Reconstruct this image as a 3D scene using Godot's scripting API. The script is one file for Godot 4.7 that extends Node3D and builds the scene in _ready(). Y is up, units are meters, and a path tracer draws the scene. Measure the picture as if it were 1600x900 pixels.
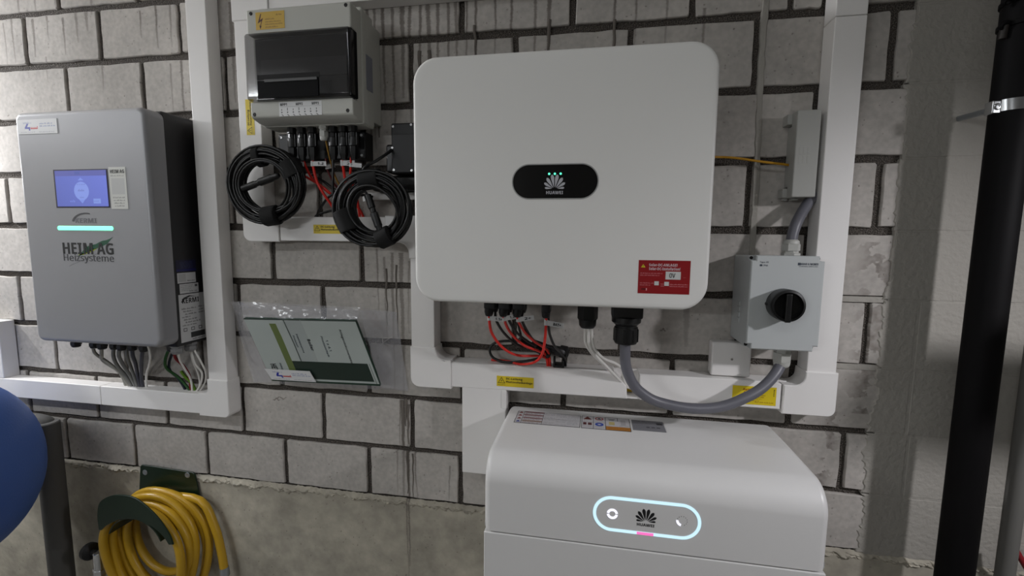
extends Node3D

var rng := RandomNumberGenerator.new()
var used := {}
var mats := {}
var bold_font: SystemFont
var plain_font: SystemFont
var mono_font: SystemFont

const EXPOSURE := 1.0
const KEY_AT := Vector3(1.30, 1.82, 0.85)
const KEY_AIM := Vector3(-0.9, -1.1, -0.8)
const KEY_E := 0.92
const KEY_CONE := 47.0
const KEY_COL := Color(0.985, 0.98, 1.0)
const LEFT_AT := Vector3(-2.5, 2.1, 0.26)
const LEFT_E := 1.5
const NEAR_AT := Vector3(-1.93, 1.70, 0.13)
const NEAR_E := 0.085
const LEFT_COL := Color(0.98, 0.985, 1.0)
const TUBE_A_AT := Vector3(-1.9, 2.2, 1.25)
const TUBE_A_E := 1.17
const TUBE_B_AT := Vector3(-1.75, 1.9, 3.28)
const TUBE_B_E := 1.3
const TUBE_COL := Color(0.97, 0.985, 1.0)
const FILL_TUBE_AT := Vector3(0.1, 2.5, 1.5)
const FILL_TUBE_E := 0.33


func _ready() -> void:
	rng.seed = 77
	bold_font = SystemFont.new()
	bold_font.font_names = PackedStringArray(["Droid Sans"])
	bold_font.font_weight = 700
	plain_font = SystemFont.new()
	plain_font.font_names = PackedStringArray(["Droid Sans"])
	mono_font = SystemFont.new()
	mono_font.font_names = PackedStringArray(["Droid Sans Mono"])
	# camera
	var cam := Camera3D.new()
	cam.name = "camera"
	add_child(cam)
	cam.fov = 64.547
	cam.near = 0.02
	cam.far = 50.0
	cam.transform = Transform3D(Basis(V(0.9841878, 0.01000902, -0.17684514), V(-0.02880948, 0.99415312, -0.1040653), V(0.17476956, 0.10751461, 0.97872172)), V(0, 1.5, 1.10277575))
	cam.current = true
	# air and exposure
	var we := WorldEnvironment.new()
	we.name = "surroundings"
	var env := Environment.new()
	env.background_mode = Environment.BG_COLOR
	env.background_color = Color(0.02, 0.02, 0.022)
	env.tonemap_mode = Environment.TONE_MAPPER_LINEAR
	env.tonemap_exposure = EXPOSURE
	env.sdfgi_enabled = true
	env.ssao_enabled = true
	env.ssil_enabled = true
	we.environment = env
	add_child(we)
	# lamps, all out of view, placed for the light they give
	lamp_spot("unseen_shaded_lamp", "unseen shaded lamp at the right, placed to light the battery and the lower wall", KEY_AT, KEY_AIM, KEY_E, KEY_CONE, KEY_COL)  # out of view; shade and cone chosen to keep the upper right dim
	lamp_ball("unseen_bulb", "unseen bare bulb far left of the control box, placed to light the upper left wall", LEFT_AT, 0.035, LEFT_E, LEFT_COL)  # unseen source that grazes the upper left wall
	lamp_ball("unseen_bulb", "unseen bare bulb close to the wall left of the control box, placed to brighten that wall", NEAR_AT, 0.03, NEAR_E, LEFT_COL)  # unseen source of the hot spot on the wall at the left edge
	lamp_tube("unseen_ceiling_light", "unseen tube light under the ceiling at the left, placed to light the left half", TUBE_A_AT, 1.2, TUBE_A_E, TUBE_COL)  # out of view, lights the left side from above
	lamp_tube("unseen_wall_light", "unseen tube light behind the camera, placed to light the block wall from the front", TUBE_B_AT, 1.0, TUBE_B_E, TUBE_COL, Vector3.FORWARD)  # unseen; reaches the wall below the inverter from the front
	lamp_tube("unseen_ceiling_light", "added fill tube light, unseen, above the middle of the cellar", FILL_TUBE_AT, 1.2, FILL_TUBE_E, TUBE_COL)  # added overhead fill, only there to balance the overall brightness
	build_room()
	build_wall()
	build_trunking()
	build_battery()
	build_inverter()
	build_control_box()
	build_distribution_box()
	build_switch()
	build_pipes()
	build_hose()
	build_documents()
	build_coils()
	build_box_cables()
	build_inverter_cables()
	build_control_cables()


# ------------------------------------------------------------------ mesh helper
class MB:
	var v := PackedVector3Array()
	var uv := PackedVector2Array()

	func tri(a: Vector3, b: Vector3, c: Vector3, ua := Vector2.ZERO, ub := Vector2.ZERO, uc := Vector2.ZERO) -> void:
		v.append(a); v.append(b); v.append(c)
		uv.append(ua); uv.append(ub); uv.append(uc)

	func quad(a: Vector3, b: Vector3, c: Vector3, d: Vector3) -> void:
		tri(a, b, c)
		tri(a, c, d)

	func uvquad(a: Vector3, b: Vector3, c: Vector3, d: Vector3) -> void:
		tri(a, b, c, Vector2(0, 0), Vector2(0, 1), Vector2(1, 1))
		tri(a, c, d, Vector2(0, 0), Vector2(1, 1), Vector2(1, 0))

	# turns the closed shape that begins at corner s the right way out
	func fix(s: int) -> void:
		var vol := 0.0
		var o := v[s]
		for i in range(s, v.size(), 3):
			vol += (v[i] - o).dot((v[i + 1] - o).cross(v[i + 2] - o))
		if vol < 0.0:
			for i in range(s, v.size(), 3):
				var t := v[i + 1]
				v[i + 1] = v[i + 2]
				v[i + 2] = t
				var w := uv[i + 1]
				uv[i + 1] = uv[i + 2]
				uv[i + 2] = w

	func loft(rings: Array, cap0 := true, cap1 := true, wrap := true) -> void:
		var s := v.size()
		for i in rings.size() - 1:
			var a: PackedVector3Array = rings[i]
			var b: PackedVector3Array = rings[i + 1]
			for j in (a.size() if wrap else a.size() - 1):
				var k := (j + 1) % a.size()
				quad(a[j], a[k], b[k], b[j])
		if cap0: fan(rings[0], true)
		if cap1: fan(rings[-1], false)
		fix(s)

	func fan(r: PackedVector3Array, back: bool) -> void:
		var c := Vector3.ZERO
		for p in r: c += p
		c /= r.size()
		for j in r.size():
			var k := (j + 1) % r.size()
			if back: tri(c, r[k], r[j])
			else: tri(c, r[j], r[k])

	# box with rounded edges: centre, full size, edge radius
	func box(c: Vector3, size: Vector3, r := 0.001, n := 1) -> void:
		var s := v.size()
		var h := size * 0.5
		r = minf(r, minf(h.x, minf(h.y, h.z)) * 0.98)
		var core := h - Vector3(r, r, r)
		var ts := PackedFloat32Array()
		var cs := PackedFloat32Array()
		for i in n + 1:
			ts.append(tan(lerpf(-PI / 4, 0.0, float(i) / n)))
			cs.append(-1.0)
		for i in n + 1:
			ts.append(tan(lerpf(0.0, PI / 4, float(i) / n)))
			cs.append(1.0)
		for ax in 3:
			for sg in [-1.0, 1.0]:
				var pts := []
				for i in ts.size():
					var row := PackedVector3Array()
					for j in ts.size():
						var d := Vector3.ZERO
						var q := Vector3.ZERO
						d[ax] = sg
						q[ax] = sg * core[ax]
						var a1 := (ax + 1) % 3
						var a2 := (ax + 2) % 3
						d[a1] = ts[i]; q[a1] = cs[i] * core[a1]
						d[a2] = ts[j]; q[a2] = cs[j] * core[a2]
						row.append(c + q + d.normalized() * r)
					pts.append(row)
				for i in ts.size() - 1:
					for j in ts.size() - 1:
						if sg > 0: quad(pts[i][j], pts[i + 1][j], pts[i + 1][j + 1], pts[i][j + 1])
						else: quad(pts[i][j], pts[i][j + 1], pts[i + 1][j + 1], pts[i + 1][j])
		fix(s)

	func span(a: Vector3, b: Vector3, r := 0.001, n := 1) -> void:
		box((a + b) * 0.5, (b - a).abs(), r, n)

	# rounded rectangle plate facing +z; prof holds (inset, z)
	func slab(c: Vector2, w: float, h: float, r: float, prof: Array, n := 6) -> void:
		var rings := []
		for q in prof:
			rings.append(MB.rrect(c, w - 2 * q.x, h - 2 * q.x, maxf(r - q.x, 0.0004), n, q.y))
		loft(rings)

	static func rrect(c: Vector2, w: float, h: float, r: float, n: int, z: float) -> PackedVector3Array:
		var out := PackedVector3Array()
		r = minf(r, minf(w, h) * 0.4999)
		for k in 4:
			var sx: float = [1, -1, -1, 1][k]
			var sy: float = [1, 1, -1, -1][k]
			for i in n + 1:
				var a := (k + float(i) / n) * PI / 2
				out.append(Vector3(c.x + sx * (w / 2 - r) + cos(a) * r, c.y + sy * (h / 2 - r) + sin(a) * r, z))
		return out

	# any outline pushed from z0 to z1, with a small bevel at the front
	func poly(pts: PackedVector2Array, z0: float, z1: float, bev := 0.0) -> void:
		var area := 0.0
		var n := pts.size()
		for i in n: area += pts[i].cross(pts[(i + 1) % n])
		if area < 0:
			pts = pts.duplicate()
			pts.reverse()
		var inner := PackedVector2Array()
		for i in n:
			var e1 := (pts[i] - pts[(i + n - 1) % n]).normalized()
			var e2 := (pts[(i + 1) % n] - pts[i]).normalized()
			var n1 := Vector2(-e1.y, e1.x)
			var m := (n1 + Vector2(-e2.y, e2.x)).normalized()
			inner.append(pts[i] + m * (bev / maxf(0.4, m.dot(n1))))
		var idx := Geometry2D.triangulate_polygon(pts)
		for i in range(0, idx.size(), 3):
			var p := idx[i]
			var q := idx[i + 1]
			var r := idx[i + 2]
			if (pts[q] - pts[p]).cross(pts[r] - pts[p]) < 0:
				q = idx[i + 2]
				r = idx[i + 1]
			tri(MB.up(inner[p], z1), MB.up(inner[q], z1), MB.up(inner[r], z1))
			tri(MB.up(pts[p], z0), MB.up(pts[r], z0), MB.up(pts[q], z0))
		for i in n:
			var k := (i + 1) % n
			quad(MB.up(pts[i], z0), MB.up(pts[k], z0), MB.up(pts[k], z1 - bev), MB.up(pts[i], z1 - bev))
			if bev > 0: quad(MB.up(pts[i], z1 - bev), MB.up(pts[k], z1 - bev), MB.up(inner[k], z1), MB.up(inner[i], z1))

	static func up(p: Vector2, z: float) -> Vector3: return Vector3(p.x, p.y, z)

	func tube(pts: PackedVector3Array, r: float, sides := 10, closed := false, r2 := -1.0) -> void:
		var rings := []
		var n := pts.size()
		var up := Vector3.UP
		var t0 := (pts[1] - pts[0]).normalized()
		if absf(t0.dot(up)) > 0.9: up = Vector3.RIGHT
		var side := t0.cross(up).normalized()
		for i in n:
			var t: Vector3
			if closed: t = (pts[(i + 1) % n] - pts[(i + n - 1) % n]).normalized()
			else: t = (pts[mini(i + 1, n - 1)] - pts[maxi(i - 1, 0)]).normalized()
			side = (side - t * side.dot(t)).normalized()
			var nrm := side.cross(t)
			var ring := PackedVector3Array()
			var rr := r if r2 < 0 else lerpf(r, r2, float(i) / (n - 1))
			for j in sides:
				var a := TAU * j / sides
				ring.append(pts[i] + (side * cos(a) + nrm * sin(a)) * rr)
			rings.append(ring)
		if closed:
			rings.append(rings[0])
			loft(rings, false, false)
		else:
			loft(rings)

	# prof: (radius, distance along the axis)
	func lathe(c: Vector3, axis: Vector3, prof: Array, sides := 20, turn := 0.0) -> void:
		var up := Vector3.UP if absf(axis.y) < 0.9 else Vector3.RIGHT
		axis = axis.normalized()
		var e1 := axis.cross(up).normalized()
		var e2 := axis.cross(e1)
		var rings := []
		for q in prof:
			var ring := PackedVector3Array()
			for j in sides:
				var a := TAU * j / sides + turn
				ring.append(c + axis * q.y + (e1 * cos(a) + e2 * sin(a)) * maxf(q.x, 0.00005))
			rings.append(ring)
		loft(rings)

	func cyl(a: Vector3, b: Vector3, r: float, sides := 14, bev := 0.0) -> void:
		var l := (b - a).length()
		if bev > 0: lathe(a, b - a, [Vector2(r - bev, 0), Vector2(r, bev), Vector2(r, l - bev), Vector2(r - bev, l)], sides)
		else: lathe(a, b - a, [Vector2(r, 0), Vector2(r, l)], sides)

	func build(angle := 40.0, off := Vector3.ZERO) -> ArrayMesh:
		var nt := v.size() / 3
		var fn := PackedVector3Array()
		var fu := PackedVector3Array()
		var at := {}
		for t in nt:
			var n := (v[t * 3 + 1] - v[t * 3]).cross(v[t * 3 + 2] - v[t * 3])
			fn.append(n)
			fu.append(n.normalized())
			for k in 3:
				var key := Vector3i((v[t * 3 + k] * 50000.0).round())
				if at.has(key): at[key].append(t)
				else: at[key] = PackedInt32Array([t])
		var lim := cos(deg_to_rad(angle))
		var P := PackedVector3Array()
		var N := PackedVector3Array()
		var T := PackedVector2Array()
		for t in nt:
			for k in [0, 2, 1]:
				var p: Vector3 = v[t * 3 + k]
				var n := Vector3.ZERO
				for o in at[Vector3i((p * 50000.0).round())]:
					if fu[o].dot(fu[t]) > lim: n += fn[o]
				n = n.normalized() if n.length_squared() > 1e-30 else fu[t]
				if n.length_squared() < 0.5: n = Vector3.UP
				P.append(p - off); N.append(n); T.append(uv[t * 3 + k])
		var arr := []
		arr.resize(Mesh.ARRAY_MAX)
		arr[Mesh.ARRAY_VERTEX] = P
		arr[Mesh.ARRAY_NORMAL] = N
		arr[Mesh.ARRAY_TEX_UV] = T
		var me := ArrayMesh.new()
		me.add_surface_from_arrays(Mesh.PRIMITIVE_TRIANGLES, arr)
		return me


func path(pts: Array, n := 8, closed := false) -> PackedVector3Array:
	var out := PackedVector3Array()
	var c := pts.size()
	for i in (c if closed else c - 1):
		var p0: Vector3 = pts[(i + c - 1) % c] if closed else pts[maxi(i - 1, 0)]
		var p1: Vector3 = pts[i]
		var p2: Vector3 = pts[(i + 1) % c]
		var p3: Vector3 = pts[(i + 2) % c] if closed else pts[mini(i + 2, c - 1)]
		for k in n:
			out.append(p1.cubic_interpolate(p2, p0, p3, float(k) / n))
	if not closed: out.append(pts[-1])
	return out


func V(x: float, y: float, z: float) -> Vector3: return Vector3(x, y, z)


# ------------------------------------------------------------------ naming
func numbered(called: String) -> String:
	var n: int = used.get(called, 0)
	used[called] = n + 1
	return called if n == 0 else "%s_%03d" % [called, n]


func thing(called: String, label: String, category: String, at := Vector3.ZERO, group := "") -> Node3D:
	var o := Node3D.new()
	o.name = numbered(called)
	add_child(o)
	o.position = at
	tag(o, label, category, group)
	return o


func tag(o: Node, label: String, category: String, group := "") -> void:
	o.set_meta("label", label)
	o.set_meta("category", category)
	if group: o.set_meta("group", group)


func part(mb: MB, called: String, m: Material, parent: Node3D = self, angle := 40.0) -> MeshInstance3D:
	var o := MeshInstance3D.new()
	o.mesh = mb.build(angle, Vector3.ZERO if parent == self else parent.global_position)
	return hang(o, called, m, parent)


func hang(o: MeshInstance3D, called: String, m: Material, parent: Node3D) -> MeshInstance3D:
	if parent == self: o.name = numbered(called)
	else:
		var k := 0
		var nm := called
		while parent.has_node(nm):
			k += 1
			nm = "%s_%03d" % [called, k]
		o.name = nm
	o.material_override = m
	parent.add_child(o)
	return o


func single(mb: MB, called: String, m: Material, label: String, category: String, group := "", angle := 40.0) -> MeshInstance3D:
	var o := part(mb, called, m, self, angle)
	tag(o, label, category, group)
	return o


func structure(mb: MB, called: String, m: Material) -> MeshInstance3D:
	var o := MeshInstance3D.new()
	o.mesh = mb.build()
	o.name = called
	o.material_override = m
	add_child(o)
	o.set_meta("kind", "structure")
	return o


# ------------------------------------------------------------------ materials
func mat(called: String, c: Color, rough := 0.5, metal := 0.0) -> StandardMaterial3D:
	if mats.has(called): return mats[called]
	var m := StandardMaterial3D.new()
	m.resource_name = called
	m.albedo_color = c
	m.roughness = rough
	m.metallic = metal
	mats[called] = m
	return m


func glow(called: String, c: Color, energy: float) -> StandardMaterial3D:
	var m := mat(called, Color(0.1, 0.1, 0.1), 0.4)
	m.emission_enabled = true
	m.emission = c
	m.emission_energy_multiplier = energy
	return m


func grain(m: StandardMaterial3D, freq: float, depth: float, seed_at: int, scale := 3.0) -> StandardMaterial3D:
	var n := FastNoiseLite.new()
	n.seed = seed_at
	n.frequency = freq
	n.fractal_octaves = 4
	var t := NoiseTexture2D.new()
	t.width = 512
	t.height = 512
	t.seamless = true
	t.noise = n
	m.uv1_triplanar = true
	m.uv1_world_triplanar = true
	m.uv1_scale = Vector3.ONE * scale
	m.heightmap_enabled = true
	m.heightmap_texture = t
	m.heightmap_scale = depth
	return m


func print_mat(called: String, im: Image, rough := 0.45) -> StandardMaterial3D:
	var m := mat(called, Color.WHITE, rough)
	m.albedo_texture = ImageTexture.create_from_image(im)
	m.texture_repeat = false
	return m


# ------------------------------------------------------------------ flat print
func canvas(w: int, h: int, c: Color) -> Image:
	var im := Image.create(w, h, false, Image.FORMAT_RGB8)
	im.fill(c)
	return im


func micro(im: Image, x: int, y: int, w: int, h: int, c: Color, s: int) -> void:
	# a line of print too small to read: short words of uneven strokes
	var r := RandomNumberGenerator.new()
	r.seed = s
	var at := x
	while at < x + w:
		var word := r.randi_range(3, 8) * h / 2
		var k := at
		while k < mini(at + word, x + w):
			var tall := h if r.randf() < 0.4 else int(h * 0.7)
			im.fill_rect(Rect2i(k, y + h - tall, maxi(1, h / 4), tall), c)
			k += maxi(2, h / 2)
		at += word + h / 2


func ipoly(im: Image, pts: PackedVector2Array, c: Color) -> void:
	var lo := pts[0]
	var hi := pts[0]
	for p in pts:
		lo = lo.min(p)
		hi = hi.max(p)
	for y in range(maxi(0, int(lo.y)), mini(im.get_height(), int(hi.y) + 1)):
		for x in range(maxi(0, int(lo.x)), mini(im.get_width(), int(hi.x) + 1)):
			if Geometry2D.is_point_in_polygon(Vector2(x + 0.5, y + 0.5), pts): im.set_pixel(x, y, c)


func frame(im: Image, r: Rect2i, t: int, c: Color) -> void:
	im.fill_rect(Rect2i(r.position, Vector2i(r.size.x, t)), c)
	im.fill_rect(Rect2i(r.position + Vector2i(0, r.size.y - t), Vector2i(r.size.x, t)), c)
	im.fill_rect(Rect2i(r.position, Vector2i(t, r.size.y)), c)
	im.fill_rect(Rect2i(r.position + Vector2i(r.size.x - t, 0), Vector2i(t, r.size.y)), c)


# a thin sheet with a printed face; corners: top left, top right, bottom right, bottom left
func sheet(parent: Node3D, called: String, tl: Vector3, tr: Vector3, br: Vector3, bl: Vector3, m: Material, thick := 0.0005) -> MeshInstance3D:
	var mb := MB.new()
	var n := (bl - tl).cross(tr - tl).normalized() * thick
	mb.uvquad(tl + n, bl + n, br + n, tr + n)
	mb.quad(tl, tr, br, bl)
	mb.quad(tl, bl, bl + n, tl + n)
	mb.quad(bl, br, br + n, bl + n)
	mb.quad(br, tr, tr + n, br + n)
	mb.quad(tr, tl, tl + n, tr + n)
	return part(mb, called, m, parent, 10.0)


func sheet_xy(parent: Node3D, called: String, x0: float, y0: float, x1: float, y1: float, z: float, m: Material, thick := 0.0005) -> MeshInstance3D:
	return sheet(parent, called, V(x0, y1, z), V(x1, y1, z), V(x1, y0, z), V(x0, y0, z), m, thick)


func text(parent: Node3D, said: String, c: Vector3, w: float, h: float, m: Material, font: Font = null, right := Vector3.RIGHT, up := Vector3.UP) -> MeshInstance3D:
	var t := TextMesh.new()
	t.text = said
	t.font = font if font else bold_font
	t.font_size = 32
	t.pixel_size = 0.01
	t.depth = 0.01
	t.curve_step = 2.0
	var box := t.get_aabb()
	var o := MeshInstance3D.new()
	o.mesh = t
	hang(o, "lettering", m, parent)
	var b := Basis(right * (w / box.size.x), up * (h / box.size.y), right.cross(up) * 0.04)
	o.basis = b
	o.position = c - b * box.get_center() - parent.global_position
	return o


func petals(parent: Node3D, c: Vector3, w: float, m: Material) -> void:
	# eight-petalled flower emblem; c is the middle of its foot
	var mb := MB.new()
	for k in 4:
		var a := deg_to_rad([10.0, 34.0, 58.0, 84.0][k])
		var ln: float = w * [0.74, 0.68, 0.57, 0.40][k]
		var wd: float = w * [0.098, 0.094, 0.078, 0.060][k]
		for s in [-1.0, 1.0]:
			var dir := Vector2(sin(a) * s, cos(a))
			var nrm := Vector2(-dir.y, dir.x)
			var root: Vector2 = Vector2(s * w * 0.03, w * 0.03) + Vector2(s * w * 0.045 * k, -w * 0.02 * k)
			var pts := PackedVector2Array()
			for side in [1.0, -1.0]:
				for i in 13:
					var u: float = i / 12.0 if side > 0 else 1.0 - i / 12.0
					if side < 0 and (i == 0 or i == 12): continue
					var f := pow(u / 0.72, 0.85) if u < 0.72 else sqrt(maxf(0.0, 1.0 - pow((u - 0.72) / 0.28, 2.0)))
					pts.append(root + dir * ln * u + nrm * side * wd * f)
			for i in pts.size(): pts[i] += Vector2(c.x, c.y)
			mb.poly(pts, c.z, c.z + 0.0004)
	part(mb, "emblem", m, parent)


func bolt(parent: Node3D, c: Vector3, r: float, m: Material, called := "screw", axis := Vector3.BACK) -> void:
	var mb := MB.new()
	mb.lathe(c, axis, [Vector2(r, -0.002), Vector2(r, 0.0006), Vector2(r * 0.8, 0.0014), Vector2(r * 0.45, 0.0014), Vector2(r * 0.3, 0.0004)], 12)
	part(mb, called, m, parent)


func gland(parent: Node3D, c: Vector3, r: float, down: Vector3, m: Material, called := "cable_gland", l := 0.034) -> void:
	# c on the wall of the box, pointing along down
	var mb := MB.new()
	mb.lathe(c, down, [Vector2(r * 1.15, -0.002), Vector2(r * 1.15, l * 0.22), Vector2(r * 0.95, l * 0.25), Vector2(r * 0.95, l * 0.36)], 6)
	mb.lathe(c + down * l * 0.36, down, [Vector2(r * 1.12, 0), Vector2(r * 1.12, l * 0.36), Vector2(r * 0.98, l * 0.42)], 6, 0.4)
	mb.lathe(c + down * l * 0.76, down, [Vector2(r * 1.0, 0), Vector2(r * 0.94, l * 0.16), Vector2(r * 0.72, l * 0.24)], 14)
	part(mb, called, m, parent)


func cable(called: String, pts: Array, r: float, m: Material, label: String, group := "", n := 8, sides := 9) -> MeshInstance3D:
	var mb := MB.new()
	mb.tube(path(pts, n), r, sides)
	return single(mb, called, m, label, "cable", group, 60.0)


# ------------------------------------------------------------------ the place
const WX0 := -2.3
const WW := 3.8
const WY1 := 2.35
const WH := 2.0


func wall_uv(p: Vector3) -> Vector2: return Vector2((p.x - WX0) / WW, (WY1 - p.y) / WH)


func wall_images() -> Array:
	var w := 2048
	var h := 1078
	var make := func(freq: float, s: int, oct: int) -> PackedByteArray:
		var n := FastNoiseLite.new()
		n.seed = s
		n.frequency = freq
		n.fractal_octaves = oct
		var im := n.get_image(w, h, false, false, false)
		im.convert(Image.FORMAT_L8)
		return im.get_data()
	var mottle: PackedByteArray = make.call(0.006, 3, 4)
	var fine: PackedByteArray = make.call(0.11, 4, 3)
	var patchy: PackedByteArray = make.call(0.03, 5, 5)
	var stain := PackedFloat32Array()
	stain.resize(w * h)
	# runs of grey slurry down the wall: x, top, bottom, width, strength (metres)
	var runs := [
		[-1.66, 2.12, 1.99, .007, .5], [-1.585, 2.105, 2.0, .009, .55], [-1.535, 2.11, 2.05, .006, .5], [-1.48, 2.10, 2.0, .008, .55], [-1.435, 2.11, 2.03, .01, .4],
		[-1.40, 2.11, 2.06, .012, .45], [-1.225, 2.10, 2.03, .006, .55], [-1.175, 2.11, 2.0, .007, .65], [-1.13, 2.11, 2.0, .006, .5], [-1.105, 2.0, 1.75, .008, .6], [-1.14, 1.96, 1.8, .005, .4], [-1.36, 1.97, 1.90, .005, .45],
		[-1.62, 2.09, 1.95, .005, .4], [-1.69, 2.10, 1.98, .005, .45], [-1.55, 2.0, 1.93, .005, .4], [-1.07, 2.1, 1.98, .006, .35], [-1.50, 2.2, 2.12, .02, .5], [-1.63, 2.2, 2.12, .012, .5], [-1.57, 2.2, 2.12, .01, .5], [-1.38, 2.2, 2.1, .012, .5],
		[-.945, 2.1, 1.85, .012, .55], [-.925, 2.0, 1.75, .008, .45],
		[-.565, 2.1, 1.68, .009, .75], [-.548, 2.1, 1.72, .007, .6], [-.527, 2.1, 1.83, .010, .75], [-.50, 2.08, 1.66, .008, .6], [-.475, 2.1, 1.84, .014, .7], [-.452, 2.1, 1.7, .009, .7], [-.43, 2.1, 1.80, .008, .7], [-.41, 2.1, 1.86, .013, .7], [-.385, 2.1, 1.88, .010, .7], [-.36, 2.06, 1.87, .008, .65], [-.34, 2.06, 1.9, .009, .6],
		[-.315, 2.1, 1.86, .006, .65], [-.292, 2.1, 1.84, .007, .75], [-.245, 2.1, 1.93, .006, .75], [-.205, 2.1, 1.91, .007, .75], [-.15, 2.05, 1.85, .007, .6], [-.118, 2.08, 1.84, .010, .7], [.03, 2.08, 1.83, .006, .7], [.075, 2.05, 1.93, .005, .6], [.14, 2.05, 1.92, .005, .5], [.22, 2.0, 1.84, .006, .5],
		[-.555, 1.47, 1.30, .005, .6], [-.535, 1.45, 1.22, .006, .45], [-.512, 1.46, 1.10, .008, .5], [-.488, 1.46, 1.07, .012, .5], [-.466, 1.44, 1.25, .006, .4],
		[-.497, 1.07, .93, .004, .7], [-.488, 1.07, .79, .012, .55], [-.476, 1.08, .93, .005, .7], [-.508, .94, .80, .004, .45], [-.476, .94, .60, .006, .85], [-.482, .80, .55, .004, .6], [-.457, .93, .79, .005, .6], [-.36, .9, .80, .004, .5], [.07, 1.36, 1.22, .012, .3], [.215, 1.42, 1.25, .02, .3],
	]
	var r := RandomNumberGenerator.new()
	r.seed = 11
	for q in runs:
		var x0: float = (q[0] - WX0) / WW * w
		var y0 := int((WY1 - q[1]) / WH * h)
		var y1 := int((WY1 - q[2]) / WH * h)
		var wd: float = q[3] / WW * w * 0.5
		for y in range(maxi(0, y0), mini(h, y1)):
			var u := float(y - y0) / (y1 - y0)
			x0 += r.randf_range(-0.22, 0.22)
			var ww := wd * (1.0 - 0.6 * u) * r.randf_range(0.75, 1.2)
			for x in range(int(x0 - ww - 2), int(x0 + ww + 3)):
				if x < 0 or x >= w: continue
				var d := clampf((ww + 0.7 - absf(x - x0)) / 1.4, 0, 1)
				var b := y * w + x
				stain[b] = maxf(stain[b], d * q[4] * (1.0 - u * u * 0.5) * (0.65 + fine[b] / 500.0))
	# pores
	for k in 5200:
		var x := r.randi_range(2, w - 3)
		var y := r.randi_range(2, h - 3)
		var s := r.randf_range(0.2, 0.65)
		stain[y * w + x] = maxf(stain[y * w + x], s)
		if r.randf() < 0.5: stain[(y + 1) * w + x] = maxf(stain[(y + 1) * w + x], s)
		if r.randf() < 0.3: stain[y * w + x + 1] = maxf(stain[y * w + x + 1], s * 0.8)
	# rough dark blotches beside the trunking on the right, and pencil marks under the inverter
	for y in range(int((WY1 - 1.50) / WH * h), int((WY1 - 0.80) / WH * h)):
		var yy := WY1 - float(y) / h * WH
		for x in range(int((0.50 - WX0) / WW * w), int((0.63 - WX0) / WW * w)):
			var xx := WX0 + float(x) / w * WW
			var near := clampf(1.0 - absf(xx - 0.60) / 0.055, 0, 1)
			if yy < 1.12: near = clampf(1.0 - absf(xx - 0.50 - (yy - 0.8) * 0.15) / 0.03, 0, 1)
			var b := y * w + x
			if patchy[b] > 150 - near * 30 and near > 0: stain[b] = maxf(stain[b], near * 0.5 * fine[b] / 160.0)
	for q in [[.155, 1.363, .03], [.165, 1.358, .05], [.175, 1.353, .06], [.17, 1.35, .045], [.16, 1.356, .03], [.165, 1.29, .012], [-.865, 1.045, .02], [-.85, 1.05, .03]]:
		for k in 60:
			var u := k / 60.0 - 0.5
			var x := int((q[0] + q[2] * u - WX0) / WW * w)
			var y := int((WY1 - (q[1] + sin(u * 9.0 + q[2] * 100) * 0.003)) / WH * h)
			stain[y * w + x] = maxf(stain[y * w + x], 0.6)
	var rgb := PackedByteArray()
	rgb.resize(w * h * 3)
	var hgt := PackedByteArray()
	hgt.resize(w * h)
	var plinth := int((WY1 - 0.792) / WH * h)
	for y in h:
		var low := y > plinth
		for x in w:
			var b := y * w + x
			var mo := mottle[b] / 255.0 - 0.5
			var fi := fine[b] / 255.0 - 0.5
			var pa := patchy[b] / 255.0 - 0.5
			var st := stain[b]
			var k := 1.0 + mo * 0.16 + fi * 0.13 + pa * 0.10
			var cr := 177.0 * k
			var cg := 172.0 * k
			var cb := 166.0 * k
			if low:
				k = 1.0 + mo * 0.30 + fi * 0.05 + pa * 0.22
				cr = 168.0 * k
				cg = 162.0 * k
				cb = 148.0 * k
			rgb[b * 3] = int(clampf(lerpf(cr, 84, st), 0, 255))
			rgb[b * 3 + 1] = int(clampf(lerpf(cg, 77, st), 0, 255))
			rgb[b * 3 + 2] = int(clampf(lerpf(cb, 71, st), 0, 255))
			hgt[b] = int(clampf(128 + fi * 90 + pa * 60 - st * 70, 0, 255))
	return [Image.create_from_data(w, h, false, Image.FORMAT_RGB8, rgb), Image.create_from_data(w, h, false, Image.FORMAT_L8, hgt)]


func block_mesh(x0: float, x1: float, y0: float, y1: float) -> MB:
	var mb := MB.new()
	var outer := PackedVector2Array()
	var nx := 7
	var ny := 5
	var c := 0.0025
	for i in nx + 1: outer.append(Vector2(lerpf(x0 + c, x1 - c, float(i) / nx), y0))
	for i in ny + 1: outer.append(Vector2(x1, lerpf(y0 + c, y1 - c, float(i) / ny)))
	for i in nx + 1: outer.append(Vector2(lerpf(x1 - c, x0 + c, float(i) / nx), y1))
	for i in ny + 1: outer.append(Vector2(x0, lerpf(y1 - c, y0 + c, float(i) / ny)))
	var mid := Vector2(x0 + x1, y0 + y1) * 0.5
	var z := rng.randf_range(-0.0012, 0.0008)
	var rings := [PackedVector3Array(), PackedVector3Array(), PackedVector3Array()]
	for p in outer:
		var j := Vector2(rng.randf_range(-1, 1), rng.randf_range(-1, 1)) * 0.0015
		var q := p + j
		var inn := q + Vector2(signf(mid.x - q.x) * 0.0016, signf(mid.y - q.y) * 0.0016)
		rings[0].append(V(q.x, q.y, -0.03))
		rings[1].append(V(q.x, q.y, z - 0.0025))
		rings[2].append(V(inn.x, inn.y, z))
	mb.loft(rings)
	for i in mb.v.size(): mb.uv[i] = wall_uv(mb.v[i])
	return mb


func y_is_high(y: float) -> bool: return y > 1.3


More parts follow.
